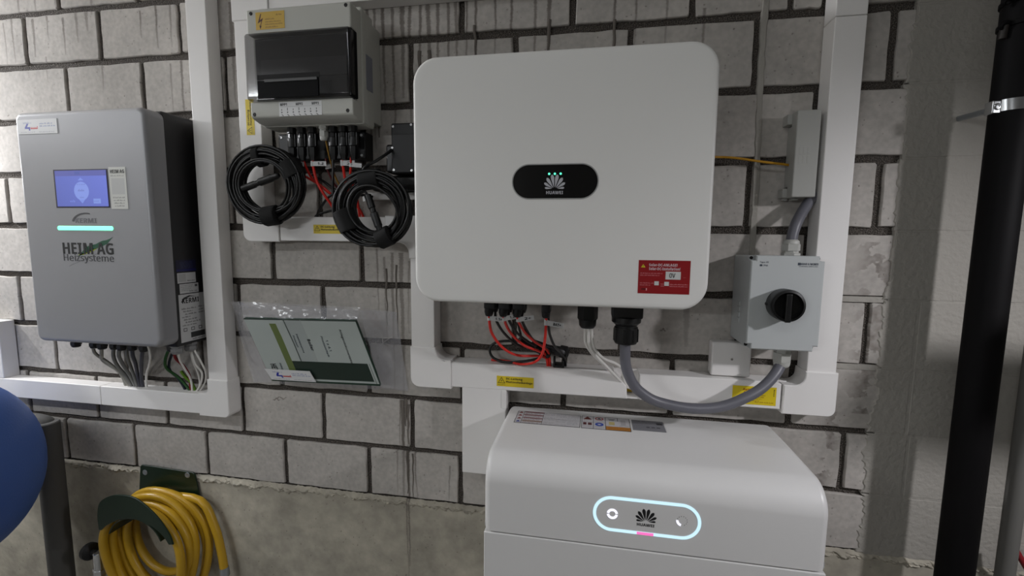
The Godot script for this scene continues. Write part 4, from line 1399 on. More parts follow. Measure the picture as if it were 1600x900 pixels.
func build_inverter_cables() -> void:
	var red := mat("cable_red", Color(0.86, 0.16, 0.115), 0.42)
	var blk := mat("cable_black", Color(0.03, 0.03, 0.032), 0.4)
	var wh := mat("cable_white", Color(0.90, 0.89, 0.87), 0.45)
	var paper := mat("flag_paper", Color(0.80, 0.80, 0.80), 0.6)
	var r := 0.0030
	var o := wire("solar_cable", [V(-.216, 1.345, .168), V(-.2155, 1.327, .167), V(-.213, 1.294, .15), V(-.194, 1.258, .125), V(-.164, 1.236, .10), V(-.118, 1.229, .07), V(-.10, 1.21, .035), V(-.095, 1.17, .02)], r, red, "red cable at the far left under the inverter, sweeping widest to the right")
	flag(o, V(-.2158, 1.332, .167), .034, .010, "1.1+", -0.1, paper)
	o = wire("solar_cable", [V(-.185, 1.345, .168), V(-.183, 1.328, .166), V(-.174, 1.296, .14), V(-.150, 1.265, .115), V(-.118, 1.246, .09), V(-.105, 1.225, .05), V(-.10, 1.17, .025)], r, red, "second red cable from the left under the inverter")
	flag(o, V(-.1835, 1.332, .167), .032, .010, "1.2+", 0.2, paper)
	o = wire("solar_cable", [V(-.155, 1.345, .168), V(-.153, 1.327, .165), V(-.142, 1.298, .14), V(-.125, 1.274, .115), V(-.107, 1.255, .09), V(-.098, 1.23, .05), V(-.095, 1.17, .025)], r, red, "third red cable from the left under the inverter")
	flag(o, V(-.1535, 1.331, .166), .034, .010, "2+", 0.15, paper)
	o = wire("solar_cable", [V(-.0945, 1.345, .169), V(-.0940, 1.327, .168), V(-.098, 1.283, .15), V(-.107, 1.246, .12), V(-.126, 1.222, .10), V(-.165, 1.203, .055), V(-.20, 1.2015, .030), V(-.243, 1.2005, .022)], r, red, "red cable at the right of the group, dropping straight and turning left along the trunking")
	flag(o, V(-.0942, 1.3275, .168), .038, .011, "BAT+", -0.18, paper)
	wire("solar_cable", [V(-.205, 1.345, .156), V(-.203, 1.325, .155), V(-.192, 1.294, .13), V(-.174, 1.266, .10), V(-.155, 1.25, .08)], r, blk, "leftmost black cable behind the red cables under the inverter")
	wire("solar_cable", [V(-.175, 1.345, .156), V(-.175, 1.326, .154), V(-.163, 1.296, .13), V(-.144, 1.271, .10), V(-.125, 1.255, .08)], r, blk, "middle black cable behind the red cables under the inverter")
	wire("solar_cable", [V(-.145, 1.345, .156), V(-.147, 1.327, .154), V(-.136, 1.294, .13), V(-.127, 1.272, .10), V(-.11, 1.255, .075), V(-.095, 1.235, .05)], r, blk, "black cable close behind the third red cable under the inverter")
	wire("solar_cable", [V(-.090, 1.345, .165), V(-.0895, 1.324, .163), V(-.088, 1.295, .14), V(-.080, 1.264, .11), V(-.068, 1.238, .07), V(-.060, 1.21, .035), V(-.06, 1.17, .02)], r, blk, "black cable to the right of the straight red cable under the inverter")
	wire("loop_cable", [V(-.12, 1.215, .035), V(-.16, 1.197 + .009, .04), V(-.206, 1.2005, .035), V(-.236, 1.208, .03), V(-.246, 1.225, .028), V(-.238, 1.242, .028), V(-.215, 1.250, .026), V(-.18, 1.25, .022), V(-.15, 1.245, .02)], .0032, mat("cable_smoke", Color(0.11, 0.11, 0.105), 0.5), "dark grey cable lying in a flat loop on top of the trunking under the inverter")
	wire("sensor_cable", [V(-.160, 1.345, .145), V(-.158, 1.31, .13), V(-.157, 1.28, .10), V(-.165, 1.262, .07), V(-.16, 1.25, .04)], .0026, mat("cable_smoke", Color(0.11, 0.11, 0.105), 0.5), "thin dark grey cable hanging behind the three pairs of red and black cables")
	var black := mat("black_plastic", Color(0.028, 0.028, 0.030), 0.42)
	for q in [[V(-.172, 1.262, .05), V(-.095, 1.225, .045), "slanting black plug lying at the left on the trunking under the inverter"], [V(-.140, 1.255, .04), V(-.060, 1.228, .03), "black plug lying between the other two plugs on the trunking"], [V(-.128, 1.240, .022), V(-.052, 1.228, .022), "thickest black plug at the right, on the trunking under the inverter"]]:
		var p := thing("cable_plug", q[2], "plug", q[0])
		var a: Vector3 = q[0]
		var b: Vector3 = q[1]
		var l := (b - a).length()
		var mb := MB.new()
		var k := 1.25 if q[2].begins_with("thick") else 0.9
		mb.lathe(a, b - a, [Vector2(0.004, 0), Vector2(0.0085 * k, 0.003), Vector2(0.0085 * k, l * 0.4), Vector2(0.007 * k, l * 0.43), Vector2(0.007 * k, l * 0.52), Vector2(0.0095 * k, l * 0.54), Vector2(0.0095 * k, l * 0.70)], 12)
		part(mb, "body", black, p)
		mb = MB.new()
		mb.lathe(a + (b - a) * 0.70, b - a, [Vector2(0.0115 * k, 0), Vector2(0.0125 * k, 0.003), Vector2(0.0125 * k, l * 0.22), Vector2(0.009 * k, l * 0.28), Vector2(0.005, l * 0.30)], 8)
		part(mb, "nut", black, p)
	var g := thing("cable_clip", "small black clip standing on the trunking below the thick black plug", "clip", V(-.075, 1.197, .03))
	var mb := MB.new()
	mb.span(V(-.088, 1.1965, .012), V(-.062, 1.203, .046), 0.002)
	mb.span(V(-.088, 1.1965, .030), V(-.083, 1.222, .046), 0.002)
	mb.span(V(-.067, 1.1965, .030), V(-.062, 1.215, .046), 0.002)
	part(mb, "body", black, g)
	var gw := "white leads between the inverter and the gap in the trunking"
	cable("white_lead", [V(-.013, 1.34, .168), V(-.0135, 1.318, .168), V(-.012, 1.285, .15), V(.002, 1.255, .12), V(.025, 1.226, .09), V(.05, 1.195, .06), V(.075, 1.165, .034), V(.09, 1.155, .03)], .0033, wh, "leftmost of the three white leads under the inverter", gw)
	cable("white_lead", [V(-.008, 1.34, .172), V(-.0075, 1.318, .170), V(-.004, 1.28, .15), V(.010, 1.25, .118), V(.034, 1.220, .09), V(.06, 1.187, .06), V(.082, 1.16, .034), V(.1, 1.152, .03)], .0033, wh, "middle of the three white leads under the inverter", gw)
	cable("white_lead", [V(-.003, 1.34, .168), V(-.001, 1.318, .168), V(.004, 1.278, .145), V(.014, 1.255, .115), V(.030, 1.236, .09), V(.055, 1.222, .07), V(.072, 1.205, .056), V(.076, 1.18, .045), V(.086, 1.156, .032)], .0033, wh, "rightmost white lead, with a loose bend just above the trunking", gw)
	var o2 := cable("power_cable", [V(.068, 1.30, .168), V(.068, 1.275, .168), V(.071, 1.243, .166), V(.086, 1.207, .162), V(.108, 1.184, .156), V(.142, 1.166, .148), V(.208, 1.154, .138), V(.27, 1.158, .125), V(.322, 1.178, .112), V(.354, 1.196, .100), V(.378, 1.218, .088), V(.393, 1.238, .077), V(.398, 1.262, .072)], .0108, mat("cable_grey", Color(0.40, 0.40, 0.43), 0.42), "thick grey cable swinging from the inverter to the bottom of the switch box", "", 8, 14)
	o2.name = o2.name


func build_switch() -> void:
	var grey := mat("switch_grey", Color(0.74, 0.755, 0.755), 0.45)
	var pale := mat("gland_pale", Color(0.72, 0.72, 0.70), 0.5)
	var black := mat("knob_black", Color(0.022, 0.022, 0.024), 0.38)
	var t := thing("isolator_switch", "grey switch box with round black rotary knob", "switch", V(0.378, 1.28, 0))
	var mb := MB.new()
	mb.span(V(0.3125, 1.283, 0.0), V(0.4455, 1.469, 0.079), 0.003, 2)
	part(mb, "base", grey, t)
	mb = MB.new()
	var c := [Vector2(0.3115, 1.291), Vector2(0.3205, 1.291), Vector2(0.3205, 1.2805), Vector2(0.4365, 1.2805), Vector2(0.4365, 1.291), Vector2(0.4460, 1.291), Vector2(0.4460, 1.4615), Vector2(0.4365, 1.4615), Vector2(0.4365, 1.4715), Vector2(0.3205, 1.4715), Vector2(0.3205, 1.4615), Vector2(0.3115, 1.4615)]
	mb.poly(PackedVector2Array(c), 0.080, 0.116, 0.002)
	mb.span(V(0.3125, 1.2815, 0.0785), V(0.4450, 1.4705, 0.098), 0.002)
	part(mb, "cover", grey, t)
	for q in [[.3165, 1.2862], [.4408, 1.2862], [.3165, 1.4662], [.4408, 1.4662]]: bolt(t, V(q[0], q[1], 0.098), 0.0034, mat("dark_screw", Color(0.10, 0.09, 0.085), 0.5))
	mb = MB.new()
	mb.lathe(V(0.3735, 1.3755, 0.1155), Vector3.BACK, [Vector2(0.0300, 0), Vector2(0.0315, 0.004), Vector2(0.0320, 0.030), Vector2(0.0305, 0.0335), Vector2(0.0265, 0.0345), Vector2(0.0250, 0.031), Vector2(0.0250, 0.022), Vector2(0.012, 0.021)], 40)
	var k := part(mb, "rotary_knob", black, t, 35.0)
	mb = MB.new()
	mb.span(V(0.3675, 1.343, 0.134), V(0.3795, 1.400, 0.1515), 0.003, 2)
	part(mb, "handle_ridge", black, k)
	mb = MB.new()
	mb.span(V(0.341, 1.3725, 0.117), V(0.346, 1.3785, 0.130), 0.0015)
	part(mb, "lock_tab", mat("matt_black", Color(0.055, 0.055, 0.06), 0.55), k)
	var ink := mat("print_slate", Color(0.22, 0.25, 0.30), 0.6)
	text(t, "Type 4X", V(0.3355, 1.4580, 0.1161), 0.0165, 0.0042, ink, plain_font)
	text(t, "IP66", V(0.3385, 1.4520, 0.1161), 0.0085, 0.0034, ink, plain_font)
	mb = MB.new()
	mb.span(V(0.3275, 1.4502, 0.1155), V(0.3325, 1.4540, 0.1162), 0.0002)
	mb.span(V(0.397, 1.4532, 0.1155), V(0.4025, 1.4585, 0.1162), 0.0002)
	part(mb, "emblem", ink, t)
	text(t, "KRAUS & NAIMER", V(0.4185, 1.4560, 0.1161), 0.031, 0.0042, ink)
	text(t, "CONTROL SWITCHES", V(0.4165, 1.4512, 0.1161), 0.034, 0.0018, ink, plain_font)
	for y in [1.326, 1.338, 1.350, 1.362]:
		mb = MB.new()
		mb.span(V(0.3110, y, 0.044), V(0.3128, y + 0.009, 0.060), 0.0005)
		part(mb, "moulded_mark", grey, t)
	gland(t, V(0.404, 1.468, 0.060), 0.0155, Vector3.UP, pale, "cable_gland", 0.036)
	gland(t, V(0.398, 1.284, 0.072), 0.0165, Vector3.DOWN, pale, "cable_gland", 0.048)
	cable("power_cable", [V(.404, 1.49, .060), V(.405, 1.512, .060), V(.413, 1.538, .055), V(.430, 1.565, .040), V(.448, 1.588, .026), V(.462, 1.605, .018)], .0108, mat("cable_grey", Color(0.40, 0.40, 0.43), 0.42), "short thick grey cable curving from the top of the switch box into the upright trunking", "", 8, 14)
	# slim splice box with its yellow fibre
	var f := thing("splice_box", "slim pale grey box upright against the right trunking, fed by a yellow cable", "box", V(0.42, 1.592, 0))
	var fm := mat("splice_grey", Color(0.66, 0.66, 0.64), 0.5)
	mb = MB.new()
	mb.span(V(0.4005, 1.5915, 0.026), V(0.4455, 1.7665, 0.053), 0.0025, 2)
	part(mb, "cover", fm, f)
	mb = MB.new()
	mb.span(V(0.4035, 1.615, 0.0), V(0.4425, 1.742, 0.027), 0.002)
	mb.span(V(0.392, 1.744, 0.0), V(0.444, 1.7655, 0.027), 0.002)
	mb.span(V(0.392, 1.5925, 0.0), V(0.444, 1.612, 0.027), 0.002)
	mb.span(V(0.398, 1.587, 0.004), V(0.407, 1.594, 0.016), 0.001)
	mb.span(V(0.411, 1.587, 0.012), V(0.422, 1.593, 0.03), 0.001)
	part(mb, "base", fm, f)
	for i in 6:
		mb = MB.new()
		mb.span(V(0.408 + (i % 3) * 0.008, 1.660 + (i / 3) * 0.018, 0.0525), V(0.4135 + (i % 3) * 0.008, 1.675 + (i / 3) * 0.018, 0.0533), 0.0003)
		part(mb, "moulded_mark", fm, f)
	cable("fibre_cable", [V(.13, 1.667, .10), V(.18, 1.676, .06), V(.253, 1.680, .03), V(.294, 1.6775, .027), V(.346, 1.6695, .024), V(.390, 1.6635, .022), V(.408, 1.661, .020)], .0026, mat("cable_yellow", Color(0.72, 0.52, 0.07), 0.45), "thin yellow cable running from behind the inverter to the slim splice box")
	var j := thing("junction_box", "small square white box left of the switch box, on top of the trunking", "electrical box", V(0.31, 1.184, 0))
	mb = MB.new()
	mb.span(V(0.2685, 1.1985, 0.0), V(0.3495, 1.2735, 0.030), 0.003)
	part(mb, "base", mat("trunking", Color(0.92, 0.91, 0.90), 0.42), j)
	mb = MB.new()
	mb.span(V(0.2675, 1.1972, 0.011), V(0.3505, 1.2745, 0.034), 0.004, 3)
	var jc := part(mb, "cover", mat("trunking", Color(0.92, 0.91, 0.90), 0.42), j)
	mb = MB.new()
	mb.lathe(V(0.3105, 1.2365, 0.0338), Vector3.BACK, [Vector2(0.0026, 0), Vector2(0.0026, 0.0006), Vector2(0.0012, 0.0006)], 12)
	part(mb, "centre_knockout", mat("knockout", Color(0.55, 0.54, 0.52), 0.5), jc)


func build_battery() -> void:
	var white := mat("battery_white", Color(0.86, 0.855, 0.85), 0.38)
	var ink := mat("print_charcoal", Color(0.09, 0.09, 0.10), 0.5)
	var t := thing("battery", "white floor-standing battery cabinet with glowing oval ring light", "battery", V(0.1045, 0.0, 0.16))
	var mb := MB.new()
	var prof := [Vector2(0.022, 0.9432), Vector2(0.022, 1.070)]
	for q in arc(Vector2(0.040, 1.0735), 0.018, 180, 90, 4): prof.append(q)
	prof.append(Vector2(0.14, 1.0925))
	prof.append(Vector2(0.235, 1.0915))
	for q in arc(Vector2(0.252, 1.0375), 0.054, 84, 2, 10): prof.append(q)
	prof.append(Vector2(0.306, 1.0))
	prof.append(Vector2(0.306, 0.9455))
	prof.append(Vector2(0.3037, 0.9432))
	prism_x(mb, PackedVector2Array(prof), -0.1925, 0.4015, 0.013, 4)
	var pm := part(mb, "power_module", white, t, 35.0)
	for q in [[0.500, 0.9418], [0.060, 0.4985]]:
		mb = MB.new()
		mb.span(V(-0.1925, q[0], 0.022), V(0.4015, q[1], 0.306), 0.0022, 2)
		part(mb, "battery_module", white, t)
	mb = MB.new()
	mb.span(V(-0.18, 0.0, 0.03), V(0.39, 0.058, 0.295), 0.003)
	part(mb, "plinth", mat("plinth_grey", Color(0.45, 0.45, 0.46), 0.5), t)
	# ring light
	var c := Vector2(0.1050, 1.0072)
	mb = MB.new()
	var n := stadium(c, 1, 1).size()
	ring_strip(mb, c, 0.1865, 0.0665, 0.0054, 0.3050, 0.3068)
	part(mb, "ring_light", glow("ring_glow", Color(0.80, 0.94, 1.0), 1.08), pm)
	mb = MB.new()
	mb.span(V(0.0900, 0.9740, 0.3055), V(0.1190, 0.9792, 0.3072), 0.0004)
	part(mb, "ring_light_segment", glow("pink_glow", Color(0.95, 0.42, 0.70), 1.3), pm)
	mb = MB.new()
	for k in 2:
		var rings := []
		for i in 13:
			var a := deg_to_rad(8 + k * 180 + i * 164.0 / 12)
			var rr := PackedVector3Array()
			for q in [[0.0055, 0.3055], [0.0055, 0.3066], [0.0098, 0.3066], [0.0098, 0.3055]]: rr.append(V(0.0462 + cos(a) * q[0], 1.0072 + sin(a) * q[0], q[1]))
			rings.append(rr)
		mb.loft(rings)
	part(mb, "power_light", glow("white_glow", Color(0.93, 0.93, 1.0), 1.25), pm)
	mb = MB.new()
	for i in 9:
		var a := deg_to_rad(-60 + i * 27.0)
		mb.lathe(V(0.1665 + cos(a) * 0.0085, 1.0085 + sin(a) * 0.0085, 0.3058), Vector3.BACK, [Vector2(0.0007, 0), Vector2(0.0007, 0.0004)], 6)
	part(mb, "level_dots", ink, pm)
	mb = MB.new()
	var rg := []
	for i in 9:
		var a := deg_to_rad(178 + i * 78.0 / 8)
		var rr := PackedVector3Array()
		for q in [[0.0062, 0.3055], [0.0062, 0.3066], [0.0102, 0.3066], [0.0102, 0.3055]]: rr.append(V(0.1665 + cos(a) * q[0], 1.0085 + sin(a) * q[0], q[1]))
		rg.append(rr)
	mb.loft(rg)
	part(mb, "level_light", glow("white_glow", Color(0.93, 0.93, 1.0), 1.25), pm)
	petals(pm, V(0.1050, 1.0005, 0.3059), 0.0300, ink)
	text(pm, "HUAWEI", V(0.1048, 0.9930, 0.3062), 0.0300, 0.0052, ink)
	# labels on the sloping top
	var bk := Color(0.12, 0.12, 0.12)
	var pap := Color(0.72, 0.71, 0.72)
	var im := canvas(580, 284, pap)
	for i in 4:
		im.fill_rect(Rect2i(66, 6 + i * 70, 176, 20), [Color(0.40, 0.07, 0.11), Color(0.40, 0.07, 0.11), Color(0.40, 0.07, 0.11), Color(0.45, 0.28, 0.13)][i])
		micro(im, 72, 34 + i * 70, 160, 12, Color(0.30, 0.10, 0.12), 100 + i)
		micro(im, 72, 52 + i * 70, 140, 12, Color(0.30, 0.10, 0.12), 110 + i)
		ipoly(im, PackedVector2Array([Vector2(32, 12 + i * 70), Vector2(52, 50 + i * 70), Vector2(12, 50 + i * 70)]), Color(0.45, 0.08, 0.10) if i < 3 else Color(0.15, 0.22, 0.55))
	for i in 9:
		for k in 3:
			if (i * 3 + k) % 4 != 2: micro(im, 256 + k * 106, 16 + i * 29, 92, 14, Color(0.42, 0.42, 0.44), 120 + i * 3 + k)
	im.fill_rect(Rect2i(250, 140, 324, 4), bk)
	im.fill_rect(Rect2i(242, 0, 4, 284), bk)
	im.fill_rect(Rect2i(58, 0, 4, 284), bk)
	frame(im, Rect2i(0, 0, 580, 284), 4, bk)
	top_sheet(pm, "hazard_label", -0.1655, 0.0665, -0.0195, 0.1375, print_mat("hazard_label", im))
	im = canvas(424, 284, pap)
	for q in [Vector2(52, 50), Vector2(156, 50), Vector2(52, 180), Vector2(156, 180)]:
		var cl: Color = bk if q.x < 100 else (Color(0.55, 0.08, 0.10) if q.y < 100 else Color(0.10, 0.24, 0.62))
		var circ := PackedVector2Array()
		for i in 20: circ.append(q + Vector2(cos(TAU * i / 20), sin(TAU * i / 20)) * 38)
		if q == Vector2(52, 50): ipoly(im, PackedVector2Array([Vector2(52, 12), Vector2(92, 84), Vector2(12, 84)]), Color(0.35, 0.12, 0.08))
		elif q == Vector2(52, 180):
			im.fill_rect(Rect2i(14, 152, 76, 54), Color(0.30, 0.08, 0.10))
			im.fill_rect(Rect2i(44, 152, 12, 54), pap)
		else: ipoly(im, circ, cl)
		if q == Vector2(156, 50):
			for i in circ.size(): circ[i] = q + (circ[i] - q) * 0.7
			ipoly(im, circ, pap)
			ipoly(im, PackedVector2Array([Vector2(156, 26), Vector2(176, 66), Vector2(136, 66)]), bk)
		if q == Vector2(156, 180):
			ipoly(im, PackedVector2Array([Vector2(136, 176), Vector2(156, 164), Vector2(176, 176), Vector2(156, 196)]), pap)
		micro(im, int(q.x) - 36, int(q.y) + 50, 72, 9, Color(0.35, 0.35, 0.35), int(q.x + q.y))
	im.fill_rect(Rect2i(212, 204, 212, 80), Color(0.66, 0.42, 0.07))
	micro(im, 230, 236, 170, 14, Color(0.45, 0.26, 0.04), 140)
	im.fill_rect(Rect2i(0, 136, 212, 4), bk)
	im.fill_rect(Rect2i(102, 0, 4, 284), bk)
	im.fill_rect(Rect2i(208, 0, 5, 284), bk)
	im.fill_rect(Rect2i(316, 0, 5, 80), bk)
	im.fill_rect(Rect2i(212, 0, 108, 7), bk)
	im.fill_rect(Rect2i(234, 36, 64, 10), bk)
	im.fill_rect(Rect2i(244, 56, 44, 12), bk)
	im.fill_rect(Rect2i(240, 100, 50, 70), Color(0.70, 0.64, 0.42))
	im.fill_rect(Rect2i(344, 44, 44, 120), Color(0.62, 0.61, 0.62))
	micro(im, 330, 170, 80, 12, Color(0.4, 0.4, 0.4), 141)
	frame(im, Rect2i(0, 0, 424, 284), 4, bk)
	top_sheet(pm, "handling_label", -0.0165, 0.0665, 0.0895, 0.1380, print_mat("handling_label", im))
	im = canvas(280, 236, Color(0.46, 0.46, 0.48))
	micro(im, 12, 16, 110, 20, bk, 150)
	for i in 9: micro(im, 12, 50 + i * 18, 120 + (i * 37) % 90, 8, Color(0.30, 0.30, 0.32), 151 + i)
	im.fill_rect(Rect2i(216, 40, 52, 50), Color(0.20, 0.20, 0.22))
	for i in 3: im.fill_rect(Rect2i(120 + i * 44, 146, 30, 20), Color(0.18, 0.18, 0.20))
	top_sheet(pm, "rating_plate", 0.0940, 0.0680, 0.1630, 0.1260, print_mat("battery_rating", im))


func top_sheet(p: Node3D, called: String, x0: float, z0: float, x1: float, z1: float, m: Material) -> void:
	sheet(p, called, V(x0, 1.0922, z0), V(x1, 1.0922, z0), V(x1, 1.0927, z1), V(x0, 1.0927, z1), m, 0.0005)


func build_documents() -> void:
	var tl := V(-0.869, 1.292, 0.100)
	var tr := V(-0.563, 1.299, 0.100)
	var bl := V(-0.848, 1.111, 0.035)
	var br := V(-0.534, 1.118, 0.035)
	var at := func(u: float, v: float) -> Vector3: return tl.lerp(tr, u).lerp(bl.lerp(br, u), v)
	var n: Vector3 = (bl - tl).cross(tr - tl).normalized()
	var f := thing("document_folder", "pale folder with olive stripe and dark green band inside the clear sleeve", "folder", bl)
	var cover := mat("folder_cover", Color(0.70, 0.74, 0.72), 0.5)
	var mb := MB.new()
	var back := -n * 0.008
	var ring0 := PackedVector3Array([tl + back, tr + back, br + back, bl + back])
	var ring1 := PackedVector3Array([tl - n * 0.0005, tr - n * 0.0005, br - n * 0.0005, bl - n * 0.0005])
	mb.loft([ring0, ring1])
	part(mb, "back_cover", mat("folder_green", Color(0.11, 0.22, 0.17), 0.5), f)
	var im := canvas(620, 390, Color(0.70, 0.73, 0.715))
	im.fill_rect(Rect2i(0, 0, 620, 5), Color(0.25, 0.28, 0.27))
	im.fill_rect(Rect2i(222, 0, 7, 252), Color(0.30, 0.33, 0.32))
	im.fill_rect(Rect2i(318, 0, 3, 252), Color(0.64, 0.67, 0.655))
	im.fill_rect(Rect2i(230, 5, 88, 250), Color(0.66, 0.69, 0.68))
	im.fill_rect(Rect2i(134, 26, 38, 330), Color(0.41, 0.47, 0.26))
	im.fill_rect(Rect2i(172, 252, 424, 112), Color(0.115, 0.185, 0.155))
	im.fill_rect(Rect2i(596, 252, 8, 120), Color(0.70, 0.73, 0.715))
	im.fill_rect(Rect2i(604, 252, 3, 138), Color(0.25, 0.28, 0.27))
	im.fill_rect(Rect2i(0, 378, 620, 12), Color(0.11, 0.22, 0.17))
	im.fill_rect(Rect2i(172, 364, 448, 2), Color(0.50, 0.54, 0.52))
	var pm := print_mat("folder_print", im)
	var o := sheet(f, "front_cover", tl, tr, br, bl, pm, 0.0004)
	var ink := mat("print_slate", Color(0.22, 0.25, 0.30), 0.6)
	var dk := mat("print_charcoal", Color(0.09, 0.09, 0.10), 0.5)
	var down := (bl - tl).normalized()
	var left := (tl - tr).normalized()
	var side := down  # the lettering reads downwards
	var upl := (tr - tl).normalized()
	upl = (upl - side * upl.dot(side)).normalized()
	text(o, "Anlagendokumentation", at.call(0.83, 0.40) + n * 0.0008, 0.105, 0.0075, dk, plain_font, side, upl)
	text(o, "Boiler", at.call(0.52, 0.38) + n * 0.0008, 0.034, 0.0085, dk, bold_font, side, upl)
	text(o, "1 x 4.1", at.call(0.68, 0.38) + n * 0.0008, 0.032, 0.0065, ink, plain_font, side, upl)
	text(o, "Photovoltaik", at.call(0.645, 0.40) + n * 0.0008, 0.062, 0.0055, ink, plain_font, side, upl)
	text(o, "Inbetriebnahme", at.call(0.43, 0.36) + n * 0.0008, 0.056, 0.0050, ink, plain_font, side, upl)
	text(o, "Protokoll", at.call(0.395, 0.33) + n * 0.0008, 0.034, 0.0050, ink, plain_font, side, upl)
	text(o, "HEIM AG", at.call(0.085, 0.84) + n * 0.0008, 0.052, 0.017, dk, bold_font, side, upl)
	text(o, "Heizsysteme", at.call(0.155, 0.80) + n * 0.0008, 0.044, 0.0075, ink, plain_font, side, upl)
	# visiting card standing in front of the folder
	var card := energy_print()
	var c := thing("visiting_card", "small white visiting card with a blue and red mark, at the folder's lower left corner", "card", V(-0.84, 1.118, 0.05))
	sheet(c, "card", V(-0.854, 1.1495, 0.0535), V(-0.722, 1.1505, 0.0530), V(-0.710, 1.1195, 0.0445), V(-0.841, 1.1180, 0.0445), card, 0.0006)
	# sleeve
	var clear := mat("clear_film", Color(0.92, 0.92, 0.95, 0.16), 0.16)
	clear.transparency = BaseMaterial3D.TRANSPARENCY_ALPHA
	var s := thing("document_sleeve", "crumpled clear plastic sleeve holding the papers on the block wall", "plastic sleeve", V(-0.75, 1.09, 0.0))
	var film := func(p: Array, nu: int, nv: int, amp: float, sd: int) -> MB:
		var m := MB.new()
		var nz := FastNoiseLite.new()
		nz.seed = sd
		nz.frequency = 9.0
		nz.fractal_octaves = 3
		nz.noise_type = FastNoiseLite.TYPE_CELLULAR
		var g := []
		for j in nv + 1:
			var row := PackedVector3Array()
			for i in nu + 1:
				var u := float(i) / nu
				var v := float(j) / nv
				var q: Vector3 = p[0].lerp(p[1], u).lerp(p[3].lerp(p[2], u), v)
				row.append(q + V(nz.get_noise_2d(q.x * 2, q.y * 3) * 0.002, nz.get_noise_2d(q.x * 2 + 5, q.y) * 0.003, nz.get_noise_2d(q.x * 2, q.y * 3 + 9) * amp))
			g.append(row)
		for j in nv:
			for i in nu: m.quad(g[j][i], g[j + 1][i], g[j + 1][i + 1], g[j][i + 1])
		return m
	part(film.call([V(-0.885, 1.336, 0.100), V(-0.552, 1.333, 0.100), V(-0.560, 1.300, 0.1025), V(-0.872, 1.292, 0.1035)], 60, 14, 0.013, 3), "front_film", clear, s, 60.0)
	part(film.call([V(-0.992, 1.318, 0.010), V(-0.885, 1.336, 0.100), V(-0.872, 1.292, 0.1035), V(-0.965, 1.235, 0.008)], 16, 10, 0.012, 4), "left_fold", clear, s, 60.0)
	part(film.call([V(-0.965, 1.235, 0.008), V(-0.872, 1.29, 0.099), V(-0.850, 1.108, 0.037), V(-0.93, 1.095, 0.008)], 16, 16, 0.006, 6), "left_film", clear, s, 60.0)
	part(film.call([V(-0.556, 1.333, 0.098), V(-0.500, 1.310, 0.006), V(-0.470, 1.100, 0.005), V(-0.531, 1.116, 0.036)], 14, 16, 0.005, 5), "right_film", clear, s, 60.0)
	part(film.call([V(-0.992, 1.318, 0.006), V(-0.500, 1.310, 0.006), V(-0.470, 1.100, 0.004), V(-0.93, 1.092, 0.005)], 24, 12, 0.003, 8), "back_film", clear, s, 60.0)
	var k := thing("spring_clip", "small bent wire clip pushed into the mortar joint right of the plastic sleeve", "clip", V(-0.535, 1.235, 0.0))
	mb = MB.new()
	mb.tube(path([V(-0.556, 1.240, -0.004), V(-0.545, 1.238, 0.006), V(-0.522, 1.239, 0.010), V(-0.512, 1.241, 0.006)], 6), 0.0011, 6)
	mb.tube(path([V(-0.516, 1.240, 0.008), V(-0.528, 1.232, 0.011), V(-0.540, 1.222, 0.009)], 6), 0.0011, 6)
	mb.tube(path([V(-0.541, 1.247, 0.003), V(-0.538, 1.238, 0.009), V(-0.537, 1.226, 0.010)], 6), 0.0010, 6)
	part(mb, "wire", mat("clip_wire", Color(0.72, 0.70, 0.68), 0.35, 0.4), k)


